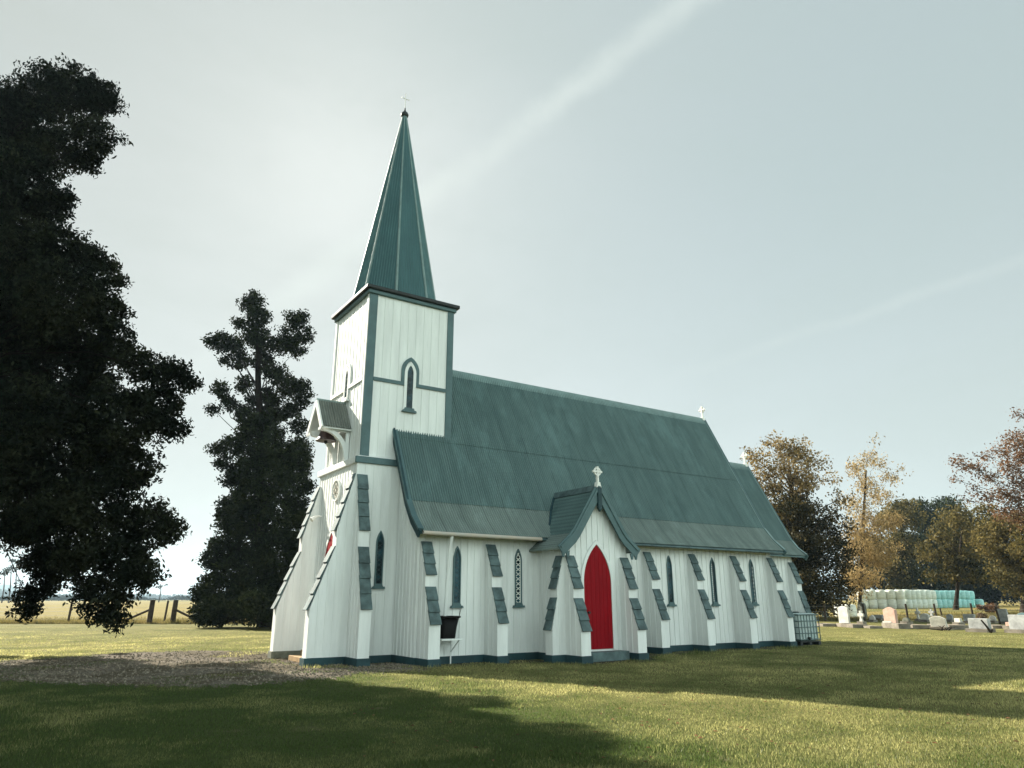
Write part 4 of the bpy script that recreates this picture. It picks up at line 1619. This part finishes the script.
# trees beyond the graveyard
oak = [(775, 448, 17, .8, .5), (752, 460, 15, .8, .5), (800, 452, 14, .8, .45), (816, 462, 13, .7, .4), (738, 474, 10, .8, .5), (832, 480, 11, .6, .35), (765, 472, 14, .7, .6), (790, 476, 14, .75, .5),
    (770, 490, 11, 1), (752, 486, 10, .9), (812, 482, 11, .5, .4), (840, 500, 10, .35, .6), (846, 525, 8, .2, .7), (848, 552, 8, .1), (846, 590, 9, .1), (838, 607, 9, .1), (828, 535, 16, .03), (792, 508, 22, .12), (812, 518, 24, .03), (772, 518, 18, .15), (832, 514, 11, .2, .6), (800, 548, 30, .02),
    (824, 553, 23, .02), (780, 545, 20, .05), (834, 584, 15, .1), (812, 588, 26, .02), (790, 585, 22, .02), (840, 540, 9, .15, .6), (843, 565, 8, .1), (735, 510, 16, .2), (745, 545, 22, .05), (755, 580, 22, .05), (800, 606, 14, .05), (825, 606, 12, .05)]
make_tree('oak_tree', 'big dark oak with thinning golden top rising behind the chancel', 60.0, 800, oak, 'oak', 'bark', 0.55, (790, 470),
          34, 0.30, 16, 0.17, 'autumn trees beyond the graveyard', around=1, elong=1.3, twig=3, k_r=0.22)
birch = [(868, 458, 9, .6), (856, 468, 11, .6), (880, 463, 8, .6), (890, 478, 9, .5), (866, 488, 14, .6), (884, 498, 11, .5), (858, 508, 13, .5), (870, 528, 18, .5, 1.5), (890, 522, 13, .4, 1.4), (850, 530, 9, .5, 1.2),
    (860, 548, 18, .6, 1.5), (880, 556, 17, .4, 1.5), (853, 576, 13, .7, 1.6), (868, 578, 12, .5, 1.4), (855, 593, 9, .8, 1.2), (845, 560, 8, .6), (848, 500, 6, .6), (902, 470, 5, .4, .5), (848, 545, 9, .6, .7), (893, 545, 8, .4, .6), (875, 440, 5, .5, .5)]
make_tree('birch_tree', 'slender golden birch with wispy drooping twigs left of the wrapped bales', 74.0, 857, birch, 'birch', 'bark', 0.17, (866, 470),
          21, 0.36, 16, 0.135, 'autumn trees beyond the graveyard', around=0, elong=1.9, droop=1.2, twig=3, k_r=0.2)
mid1 = [(905, 508, 11, .5), (890, 518, 13, .5), (915, 518, 11, .4), (900, 543, 18, .3), (885, 568, 16, .3), (905, 572, 16, .2), (895, 586, 11, .1), (915, 550, 12, .3)]
make_tree('olive_tree', 'olive brown broadleaf tree between the birch and the dark trees behind', 118.0, 898, mid1, 'olive', 'bark', 0.4, (902, 515),
          14, 0.5, 14, 0.30, 'autumn trees beyond the graveyard', around=1, twig=1)
mid2 = [(960, 518, 14, .6), (985, 513, 11, .6), (940, 533, 13, .5), (965, 543, 20, .5), (930, 553, 13, .5), (990, 548, 15, .4), (950, 568, 16, .4), (975, 572, 15, .3), (1000, 573, 10, .4), (934, 577, 9, .3)]
make_tree('maple_tree', 'rounded brown green tree whose bare trunk stands before the turquoise bales', 84.0, 954, mid2, 'olive', 'bark', 0.24, (962, 525),
          18, 0.40, 14, 0.23, 'autumn trees beyond the graveyard', around=1, twig=1, frac=(0.32, 0.9))
rol = [(1010, 528, 16, .8), (1030, 524, 20, .8), (990, 548, 13, .8), (1015, 558, 20, .7), (1000, 578, 12, .6), (1030, 585, 15, .5), (1045, 556, 26, .6), (1060, 530, 24, .6)]
make_tree('chestnut_tree', 'yellow olive spreading tree behind the farthest right headstones', 70.0, 1022, rol, 'olive', 'bark', 0.34, (1020, 530),
          22, 0.36, 14, 0.20, 'autumn trees beyond the graveyard', around=1, twig=1, frac=(0.3, 0.9))
red = [(958, 464, 7, .5), (974, 468, 9, .5), (990, 478, 8, .5), (955, 480, 4, .4), (985, 455, 6, .5), (1000, 450, 9, .6), (1015, 440, 11, .6), (1020, 416, 6, .5), (1010, 468, 11, .6), (1022, 458, 11, .6),
    (1000, 494, 9, .4), (1015, 498, 11, .4), (975, 490, 5, .4), (966, 500, 4, .4), (1040, 450, 26, .6), (1065, 425, 34, .6), (1045, 492, 20, .4), (1085, 470, 34, .5), (1018, 482, 12, .4), (1004, 512, 11, .5), (1022, 516, 12, .5), (988, 498, 7, .4), (1070, 510, 24, .4), (1100, 430, 34, .5)]
make_tree('beech_tree', 'thinly leaved red brown tree reaching in over the graveyard, sky through branches', 48.0, 1085, red, 'redleaf', 'bark', 0.4, (1062, 430),
          78, 0.24, 11, 0.11, 'autumn trees beyond the graveyard', around=0, twig=6, k_r=0.13, frac=(0.3, 0.9))
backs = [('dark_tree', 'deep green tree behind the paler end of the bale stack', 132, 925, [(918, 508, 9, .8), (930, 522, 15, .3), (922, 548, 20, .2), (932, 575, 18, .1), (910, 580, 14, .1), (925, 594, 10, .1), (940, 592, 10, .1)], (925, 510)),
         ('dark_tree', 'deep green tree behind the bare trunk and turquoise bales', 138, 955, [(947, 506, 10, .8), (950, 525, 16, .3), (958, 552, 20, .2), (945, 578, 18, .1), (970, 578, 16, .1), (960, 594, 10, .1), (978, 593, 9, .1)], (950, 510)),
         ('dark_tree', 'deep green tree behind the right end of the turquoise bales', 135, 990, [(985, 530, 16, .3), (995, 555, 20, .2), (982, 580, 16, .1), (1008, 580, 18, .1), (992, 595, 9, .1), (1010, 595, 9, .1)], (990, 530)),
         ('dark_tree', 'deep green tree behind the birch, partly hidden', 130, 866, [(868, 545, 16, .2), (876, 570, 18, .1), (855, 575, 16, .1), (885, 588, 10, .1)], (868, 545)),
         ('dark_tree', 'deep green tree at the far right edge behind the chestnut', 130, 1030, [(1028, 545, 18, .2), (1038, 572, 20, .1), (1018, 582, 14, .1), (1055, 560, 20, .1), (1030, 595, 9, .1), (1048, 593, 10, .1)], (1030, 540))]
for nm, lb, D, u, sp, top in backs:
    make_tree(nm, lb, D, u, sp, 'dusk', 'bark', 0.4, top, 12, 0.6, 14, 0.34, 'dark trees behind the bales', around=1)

# tall bare-stemmed trees far across the paddock
for k, (u, vt, vb, tr, who) in enumerate(((2.5, 566, 594, 4, 'at the picture edge'), (9, 563, 594, 4, 'second from the picture edge'), (14.5, 556, 594, 5, 'tallest of the row'), (18, 577, 594, 2.5, 'shortest of the row'),
                                (28.5, 561, 594, 4, 'fifth of the row'), (37, 583, 594, 2, 'nearest the black boughs'), (159, 581, 596, 2, 'alone beside the gate post'))):
    D = 330 + 8 * k
    b = on_ground(u, D)
    t = at(u + 2.2, vt + 5, D)
    o = thing('distant_tree', 'thin bare stemmed tree far across the paddock, ' + who, 'tree', b, 'tall thin trees far across the paddock')
    MB().tube([b - (0, 0, .2), (b + t) / 2 + (0.3, 0, 0), t], [0.30, 0.24, 0.12], 6).build('trunk', 'bark', o)
    bl = [(t + rng.normal(0, 1, 3) * np.array([1.2, 1.2, 0.8]), tr * 0.26, 0.3) for _ in range(4)]
    V, T = leaf_cloud(bl, 6, 0.45, 6, 0.55, 1.8, 0.4, 0.5)
    raw_mesh('crown', V, 4, 'dusk', o, T)


def far_wood():
    """hedgerows and shelter belts far off that read as one low line"""
    V, T = [], []
    us = np.arange(-500, 1700, 1.6)
    D = 620 + 90 * np.sin(us * 0.01) + rng.normal(0, 15, len(us))
    bl = []
    for u, d in zip(us, D):
        p = at(u, 599, d)
        h = 1.6 + 2.6 * vnoise(np.array([u]), np.array([3.0]), 0.05, 9)[0] ** 2 * 1.4
        bl.append((np.array([p[0], p[1], H(p[0], p[1]) + h * .5]), h * 0.6, 0.3))
    V, T = leaf_cloud(bl, 2.0, 0.6, 8, 1.1, 1.3, 0.3)
    setting(raw_mesh('distant_hedgerow', V, 4, 'dusk', None, T), 'stuff')
    # the blue clumps of woodland half a mile further
    bl = []
    for u in np.arange(-300, 1400, 3.0):
        d = 2100 + rng.normal(0, 60)
        p = at(u, 599, d)
        h = 7 + 24 * vnoise(np.array([u]), np.array([7.0]), 0.03, 4)[0] ** 1.6
        bl.append((np.array([p[0], p[1], h * .45]), h * 0.6, 0.2))
    V, T = leaf_cloud(bl, 0.14, 3.5, 9, 6.0, 1.3, 0.3)
    setting(raw_mesh('distant_wood', V, 4, 'dusk', None, T), 'stuff')


far_wood()


# ------------------------------------------------------------------ fences
def post(fence, p, h, r, name='post', lean=0.0):
    m = MB()
    p = np.array(p, float)
    m.tube([p - (0, 0, .2), p + (lean * .5, 0, h * .5), p + (lean, 0, h)], [r * 1.05, r, r * .95], 9)
    return m.build(name, 'post', fence)


def wire_run(fence, A, B, zs, sag=0.02):
    m = MB()
    for z in zs:
        n = 6
        m.tube([np.array(A) + (np.array(B) - np.array(A)) * t + np.array([0, 0, z - sag * 4 * t * (1 - t)]) for t in np.linspace(0, 1, n)], 0.006, 4, False)
    return m.build('wire', 'wire', fence)


def left_fence():
    pts = [(-48, 52.0), (-9, 51.9), (30, 51.8), (72, 51.6), (113, 51.4), (152.5, 51.0)]
    P = [on_ground(*q) for q in pts]
    f = thing('wire_fence', 'post and wire paddock fence under the hanging cypress boughs', 'fence', P[2])
    for i, p in enumerate(P[:-1]):
        post(f, p, 1.45, 0.075, lean=random.uniform(-.06, .06))
    post(f, P[-1], 1.55, 0.17, 'strainer_post', 0.04)
    d = (P[-2] - P[-1])
    d /= np.linalg.norm(d)
    m = MB()
    m.tube([P[-1] + (0, 0, 0.95), P[-1] + d * 1.95 + (0, 0, 0.15)], 0.075, 8)
    m.build('brace', 'post', f)
    for a, b in zip(P, P[1:]):
        wire_run(f, a, b, (0.3, 0.55, 0.8, 1.05, 1.3))
    return P[-1]


left_fence()
A = on_ground(175.5, 51.0)
B = on_ground(330, 49.5)
f2 = thing('wire_fence', 'post and wire fence running from the gap in behind the conifer', 'fence', A)
post(f2, A, 1.55, 0.17, 'strainer_post', 0.05)
m = MB()
dd = (B - A) / np.linalg.norm(B - A)
m.tube([A + (0, 0, 0.95), A + dd * 1.75 + (0, 0, 0.25)], 0.075, 8)
m.build('brace', 'post', f2)
for t in (0.35, 0.7, 1.0):
    post(f2, A + (B - A) * t, 1.4, 0.08)
wire_run(f2, A, B, (0.3, 0.55, 0.8, 1.05, 1.3))
m = MB()
q = on_ground(167, 53.5)
m.tube([q - (0, 0, .2), q + (0.1, 0, 1.5)], 0.07, 8)
tag(m.build('fence_post', 'post'), 'single thin post standing in the gap between two thick gate posts', 'post')


def right_fence():
    us = [(780, 56), (823, 57), (862, 58), (905, 59), (933.5, 60), (970, 61), (995, 60.5), (1030, 62)]
    P = [on_ground(*q) for q in us]
    f = thing('wire_fence', 'post and wire fence between the graveyard and the wrapped bales', 'fence', P[4])
    for p in P:
        post(f, p, 1.25, 0.08, lean=random.uniform(-.08, .08))
    for a, b in zip(P, P[1:]):
        wire_run(f, a, b, (0.35, 0.7, 1.1))


right_fence()
for u, v, h, lean, lb in ((942.5, 617, 0.9, -0.12, 'short dark post leaning behind the tilted white headstone'), (1000.5, 622, 1.15, -0.30, 'dark post leaning against the tall grey headstone')):
    p = gpt(u, v + 2)
    m = MB()
    m.tube([p - (0, 0, .2), p + np.array([lean * .5, 0, h * .5]), p + np.array([lean, 0, h])], 0.06, 8)
    tag(m.build('fence_post', 'post'), lb, 'post')

# ------------------------------------------------------------------ wrapped bales
BL = {}


def bale(loc, r, h, material, label, rot):
    key = material
    jit = random.uniform(-.03, .03)
    if key not in BL:
        o = MB().lathe((0, 0, 0), [(r * .78, 0.0), (r * .90, 0.07), (r * .97, h * .25), (r * .985, h * .55), (r * .93, h - .13), (r * .80, h - .03), (r * .5, h)], 22).build('wrapped_bale', material)
        BL[key] = o
    else:
        o = BL[key].copy()
        COL.objects.link(o)
    o.location = tuple(loc)
    o.rotation_euler = (random.uniform(-.03, .03), random.uniform(-.03, .03), rot)
    o.scale = (1 + jit, 1 + jit, 1 + random.uniform(-.03, .03))
    tag(o, label, 'bale', 'wrapped bales stacked two high')


ordn = ['first', 'second', 'third', 'fourth', 'fifth', 'sixth', 'seventh', 'eighth', 'ninth', 'tenth']
bales = []
for k in range(5):
    bales.append((862.5 + 9.4 * k, 94.0, 'bale_white', 'pale green', ordn[k] + ' from the left end'))
for k in range(6):
    bales.append((906.5 + 5.0 * k, 94.8 + 0.95 * k, 'bale_grey', 'grey green', ordn[k] + ' grey one from the left'))
for k in range(8):
    bales.append((936.5 + 4.9 * k, 100.5 + 0.95 * k, 'bale_teal', 'turquoise', ordn[k] + ' turquoise one from the left'))
for k, (u, D, mt, cn, pos) in enumerate(bales):
    p = on_ground(u, D)
    bale(p + (0, 0, 0.0), 0.62, 1.16, mt, f'{cn} wrapped bale in the bottom row, {pos}', random.random() * 6)
    p2 = on_ground(u + random.uniform(-.4, .4), D)
    bale(p2 + (0, 0, 1.15), 0.62, 1.16, mt, f'{cn} wrapped bale in the top row, {pos}', random.random() * 6)
p = on_ground(978.5, 106)
bale(p, 0.62, 1.1, 'bale_teal', 'single turquoise bale on the ground past the right end of the stack', 1)
for u, D, lb in ((839.5, 66.0, 'dingy pale bale left of its twin behind the white headstone'), (848.0, 65.0, 'dingy pale bale beside the birch trunk behind the white headstone')):
    bale(on_ground(u, D), 0.62, 1.16, 'bale_white', lb, 1)


# ------------------------------------------------------------------ graveyard
def stone(u, v, w, h, shape, material, label, t=0.14, base=True, yaw=0.0, lean=0.0, name='headstone', plate=None, base_m='concrete', group='graves', Doff=0.0):
    p = gpt(u, v)
    d = (p - CAM)
    d[2] = 0
    p = p + d / np.linalg.norm(d) * Doff
    o = thing(name, label, 'gravestone', p, group)
    ang = -math.pi / 2 - 0.22 + yaw
    ca, sa = math.cos(ang), math.sin(ang)
    def fn(a, z, dd, z0=0.0):
        dd = dd - lean * z * 0.6
        a2 = a + lean * z * 0.2
        return (p[0] + a2 * ca + dd * sa, p[1] + a2 * sa - dd * ca, p[2] + z)
    bz = 0.16 if base else 0.0
    if base:
        MB().prism([(-w * .62, -.05), (w * .62, -.05), (w * .62, bz), (-w * .62, bz)], fn, -t * 1.3, t * 1.5).build('base', base_m, o, bevel=0.012)
    w *= 1.12
    hw = w / 2
    if shape == 'round':
        pr = [(-hw, bz), (-hw, h - hw * .8)] + [(hw * math.cos(a), h - hw * .8 + hw * .8 * math.sin(a)) for a in np.linspace(math.pi, 0, 11)[1:-1]] + [(hw, h - hw * .8), (hw, bz)]
    elif shape == 'camber':
        pr = [(-hw, bz), (-hw, h - .13)] + [(x * hw, h - .13 * x * x) for x in np.linspace(-.85, .85, 8)] + [(hw, h - .13), (hw, bz)]
    elif shape == 'pitch':
        pr = [(-hw, bz), (-hw, h - .17), (-hw * .25, h - .03), (0, h), (hw * .25, h - .03), (hw, h - .17), (hw, bz)]
    elif shape == 'cross':
        a, b = w * .14, h * .68
        pr = [(-w * .3, bz), (-a, bz + .22), (-a, b - .10), (-hw, b - .10), (-hw, b + .10), (-a, b + .10), (-a, h), (a, h), (a, b + .10), (hw, b + .10), (hw, b - .10), (a, b - .10), (a, bz + .22), (w * .3, bz)]
    else:
        pr = [(-hw, bz), (-hw * .97, h), (hw * .97, h), (hw, bz)]
    MB().prism(pr, fn, -t / 2, t / 2).build('tablet', material, o, bevel=0.015)
    if plate:
        MB().prism([(-w * .38, bz * .2), (w * .38, bz * .2), (w * .38, bz * .2 + .30), (-w * .38, bz * .2 + .30)], fn, t * 1.5, t * 1.5 + .05).build('plaque', plate, o, bevel=0.008)
    return o


stone(826, 620, 0.62, 0.62, 'pitch', 'stone_blue', 'small blue green headstone with pitched top beside the tank', Doff=3)
stone(845.2, 626, 0.70, 1.18, 'camber', 'stone_white', 'white headstone with curved top, tallest white one by the tank')
stone(863.5, 620, 0.55, 1.35, 'round', 'stone_dark', 'tall dark mossy round topped headstone behind the cream cross', t=0.3)
stone(862.0, 624, 0.42, 0.85, 'cross', 'stone_white', 'small cream stone cross before the tall mossy headstone', t=0.12)
stone(879.5, 621, 0.70, 0.42, 'flat', 'stone_grey', 'low grey slab left of the pink headstone', base=True, t=0.2, Doff=2)
stone(892.0, 627, 0.76, 1.15, 'pitch', 'stone_pink', 'pink headstone with pitched top and white plaque at its foot', t=0.2, plate='stone_white')
stone(918.8, 621, 0.36, 0.92, 'cross', 'stone_white', 'white cross standing behind the white block stone')
stone(926.0, 622, 0.62, 0.60, 'camber', 'stone_white', 'white block headstone just right of the white cross', t=0.22)
stone(940.5, 630, 0.72, 0.72, 'camber', 'stone_white', 'tilted white headstone at the front edge of the graves', lean=-0.25, yaw=0.3)
stone(959.0, 625, 0.38, 0.42, 'flat', 'stone_white', 'tiny cream headstone between kerbs, smallest stone', t=0.2)
stone(970.5, 624, 0.75, 0.62, 'flat', 'stone_grey', 'wide grey granite headstone left of the flowers', t=0.16, Doff=1)
stone(981.0, 632, 0.86, 0.66, 'flat', 'stone_grey', 'front row grey granite headstone below the flower panel', t=0.3, yaw=0.2)
stone(1006.0, 624, 0.56, 0.98, 'flat', 'stone_grey', 'tall narrow grey headstone leaning backwards at the right', lean=-0.15)
stone(1024.0, 633, 0.95, 0.85, 'flat', 'stone_grey', 'broad grey monument on a stepped base cut by the right edge', t=0.4, yaw=0.1)
stone(1024.0, 622, 0.70, 0.62, 'camber', 'stone_blue', 'dark blue polished headstone behind the broad stepped monument', Doff=2)


stone(907.0, 624, 0.45, 0.42, 'round', 'stone_dark', 'small dark round topped stone right of the pink headstone', t=0.2)
stone(950.5, 622, 0.42, 0.55, 'round', 'stone_grey', 'small grey round topped stone right of the tilted white headstone', t=0.16)
stone(993.5, 623, 0.40, 0.50, 'camber', 'stone_white', 'small white stone just left of the leaning tall grey headstone', t=0.16)
stone(1012.5, 629, 0.50, 0.36, 'flat', 'stone_pink', 'low reddish stone before the broad stepped monument', t=0.24)
stone(873.0, 622, 0.40, 0.50, 'pitch', 'stone_white', 'small pale pitched stone right of the tall mossy headstone', t=0.16)
stone(932.5, 619, 0.45, 0.75, 'cross', 'stone_grey', 'grey stone cross behind the tilted white headstone', t=0.14, Doff=3)


def kerb(u0, u1, v, depth, label, h=0.22, inside='grass'):
    A, B = gpt(u0, v), gpt(u1, v)
    o = thing('grave_kerb', label, 'grave kerb', (A + B) / 2, 'concrete grave kerbs')
    d = (B - A) / np.linalg.norm(B - A)
    n = np.array([-d[1], d[0], 0])
    L = np.linalg.norm(B - A)
    fn = lambda a, b, z: tuple(A + d * a + n * b + np.array([0, 0, z]))
    def bar(a0, a1, b0, b1, z1):
        return [fn(a0, b0, 0), fn(a1, b0, 0), fn(a1, b1, 0), fn(a0, b1, 0), fn(a0, b0, z1), fn(a1, b0, z1), fn(a1, b1, z1), fn(a0, b1, z1)]
    m = MB()
    t = 0.14
    m.hexa(bar(0, L, 0, t, h)); m.hexa(bar(0, L, depth - t, depth, h))
    m.hexa(bar(0, t, t + .002, depth - t - .002, h * .99)); m.hexa(bar(L - t, L, t + .002, depth - t - .002, h * .99))
    m.build('kerb_frame', 'concrete', o, bevel=0.01)
    i = MB()
    i.hexa(bar(t + .01, L - t - .01, t + .01, depth - t - .01, 0.06))
    i.build('infill', inside, o)


kerb(823, 837, 626.6, 1.9, 'concrete kerb round the grave nearest the tank', 0.16, inside='stone_dark')
kerb(853, 868, 628.0, 2.2, 'concrete kerb beside the cream cross', 0.2, 'stone_dark')
kerb(870, 883, 628.6, 1.8, 'low concrete kerb just left of the pink headstone', 0.13, 'stone_dark')
kerb(899, 911, 629.0, 1.9, 'short concrete kerb right of the pink headstone', 0.28, 'stone_dark')
kerb(913, 931, 628.8, 2.0, 'concrete kerb before the white cross and block', 0.2, 'stone_dark')
kerb(950, 971, 629.8, 2.2, 'long concrete kerb before the tiny cream headstone', 0.24, 'stone_dark')
kerb(993, 1013, 628.6, 2.2, 'concrete kerb before the leaning tall grey headstone', 0.17, 'stone_dark')


def flowers():
    p = gpt(982.5, 626)
    o = thing('flower_bouquet', 'dark red and cream flowers heaped behind the front grey headstone', 'flowers', p)
    MB().lathe((p[0], p[1], 0), [(0.16, 0), (0.2, 0.3), (0.22, 0.36)], 12).build('pot', 'stone_dark', o)
    bl = [(p + np.array([rng.normal(0, .17), rng.normal(0, .12), 0.52 + rng.normal(0, .08)]), 0.16, 0.5) for _ in range(8)]
    V, T = leaf_cloud(bl, 900, 0.05, 6, 0.07, 1.1, 0.4)
    raw_mesh('blooms', V, 4, 'flower', o, T)


flowers()


def debris():
    p = gpt(945, 631)
    m = MB()
    for k in range(9):
        a = p + np.array([rng.normal(0, .3), rng.normal(0, .15), 0.05])
        b = a + np.array([rng.normal(0, .45), rng.normal(0, .3), rng.uniform(.03, .25)])
        m.tube([a, (a + b) / 2 + (0, 0, .05), b], [0.035, 0.025, 0.012], 5)
    tag(m.build('fallen_branches', 'bark'), 'dark fallen branches heaped at the foot of the tilted white headstone', 'branches')
    p = gpt(991, 633.5)
    m = MB()
    m.tube([p + (0, 0, .05), p + (-.05, .1, .3), p + (-.3, .2, .62)], [0.06, 0.05, 0.035], 7)
    m.tube([p + (0, 0, .06), p + (.15, -.03, .18)], [0.06, 0.04], 7)
    tag(m.build('driftwood', 'bark'), 'bent dark piece of wood propped beside the front grey headstone', 'wood')
    p = on_ground(988, 72)
    bl = []
    o = thing('bracken', 'rusty brown clump of bracken beyond the flowers', 'plant', p)
    for _ in range(10):
        bl.append((p + np.array([rng.normal(0, .6), rng.normal(0, .6), rng.uniform(.2, .7)]), 0.3, 0.5))
    V, T = leaf_cloud(bl, 120, 0.12, 6, 0.16, 1.8, 0.3)
    raw_mesh('fronds', V, 4, 'redleaf', o, T)


debris()

# fallen leaves on the lawn
N = 700
uu = rng.uniform(380, 1080, N)
DD = 6 + 22 * rng.random(N)
s, c = math.sin(YAW), math.cos(YAW)
LL = (uu - 512) / FPX * DD * 1.1
px = CAM[0] + DD * s + LL * c
py = CAM[1] + DD * c - LL * s
ok = (py < -0.9) & ~((px > 3.0) & (px < 7) & (py > -2.4))
px, py = px[ok], py[ok]
n = len(px)
an = rng.random(n) * 6.28
sz = rng.uniform(0.015, 0.04, n)
V = np.zeros((n, 4, 3), np.float32)
for k, (dx, dy, dz) in enumerate(((-1, 0, 0.4), (0, .6, .7), (1, 0, .3), (0, -.6, .8))):
    V[:, k, 0] = px + sz * (dx * np.cos(an) - dy * np.sin(an))
    V[:, k, 1] = py + sz * (dx * np.sin(an) + dy * np.cos(an))
    V[:, k, 2] = 0.03 + sz * dz
setting(raw_mesh('fallen_leaves', V.reshape(-1, 3), 4, 'redleaf', None, rng.random(n)), 'stuff')

# ------------------------------------------------------------------ haze
hm = bpy.data.materials.new('haze')
hm.use_nodes = True
ht = hm.node_tree
ht.nodes.clear()
ho = ht.nodes.new('ShaderNodeOutputMaterial')
hv = ht.nodes.new('ShaderNodeVolumePrincipled')
hv.inputs['Color'].default_value = (0.62, 0.84, 1.0, 1)
hv.inputs['Density'].default_value = 0.00016
hv.inputs['Anisotropy'].default_value = 0.2
ht.links.new(hv.outputs[0], ho.inputs['Volume'])
M['haze'] = hm
hz = MB().box(-5200, 5200, -5200, 5200, -1.0, 125).build('haze', 'haze')
setting(hz, 'stuff')
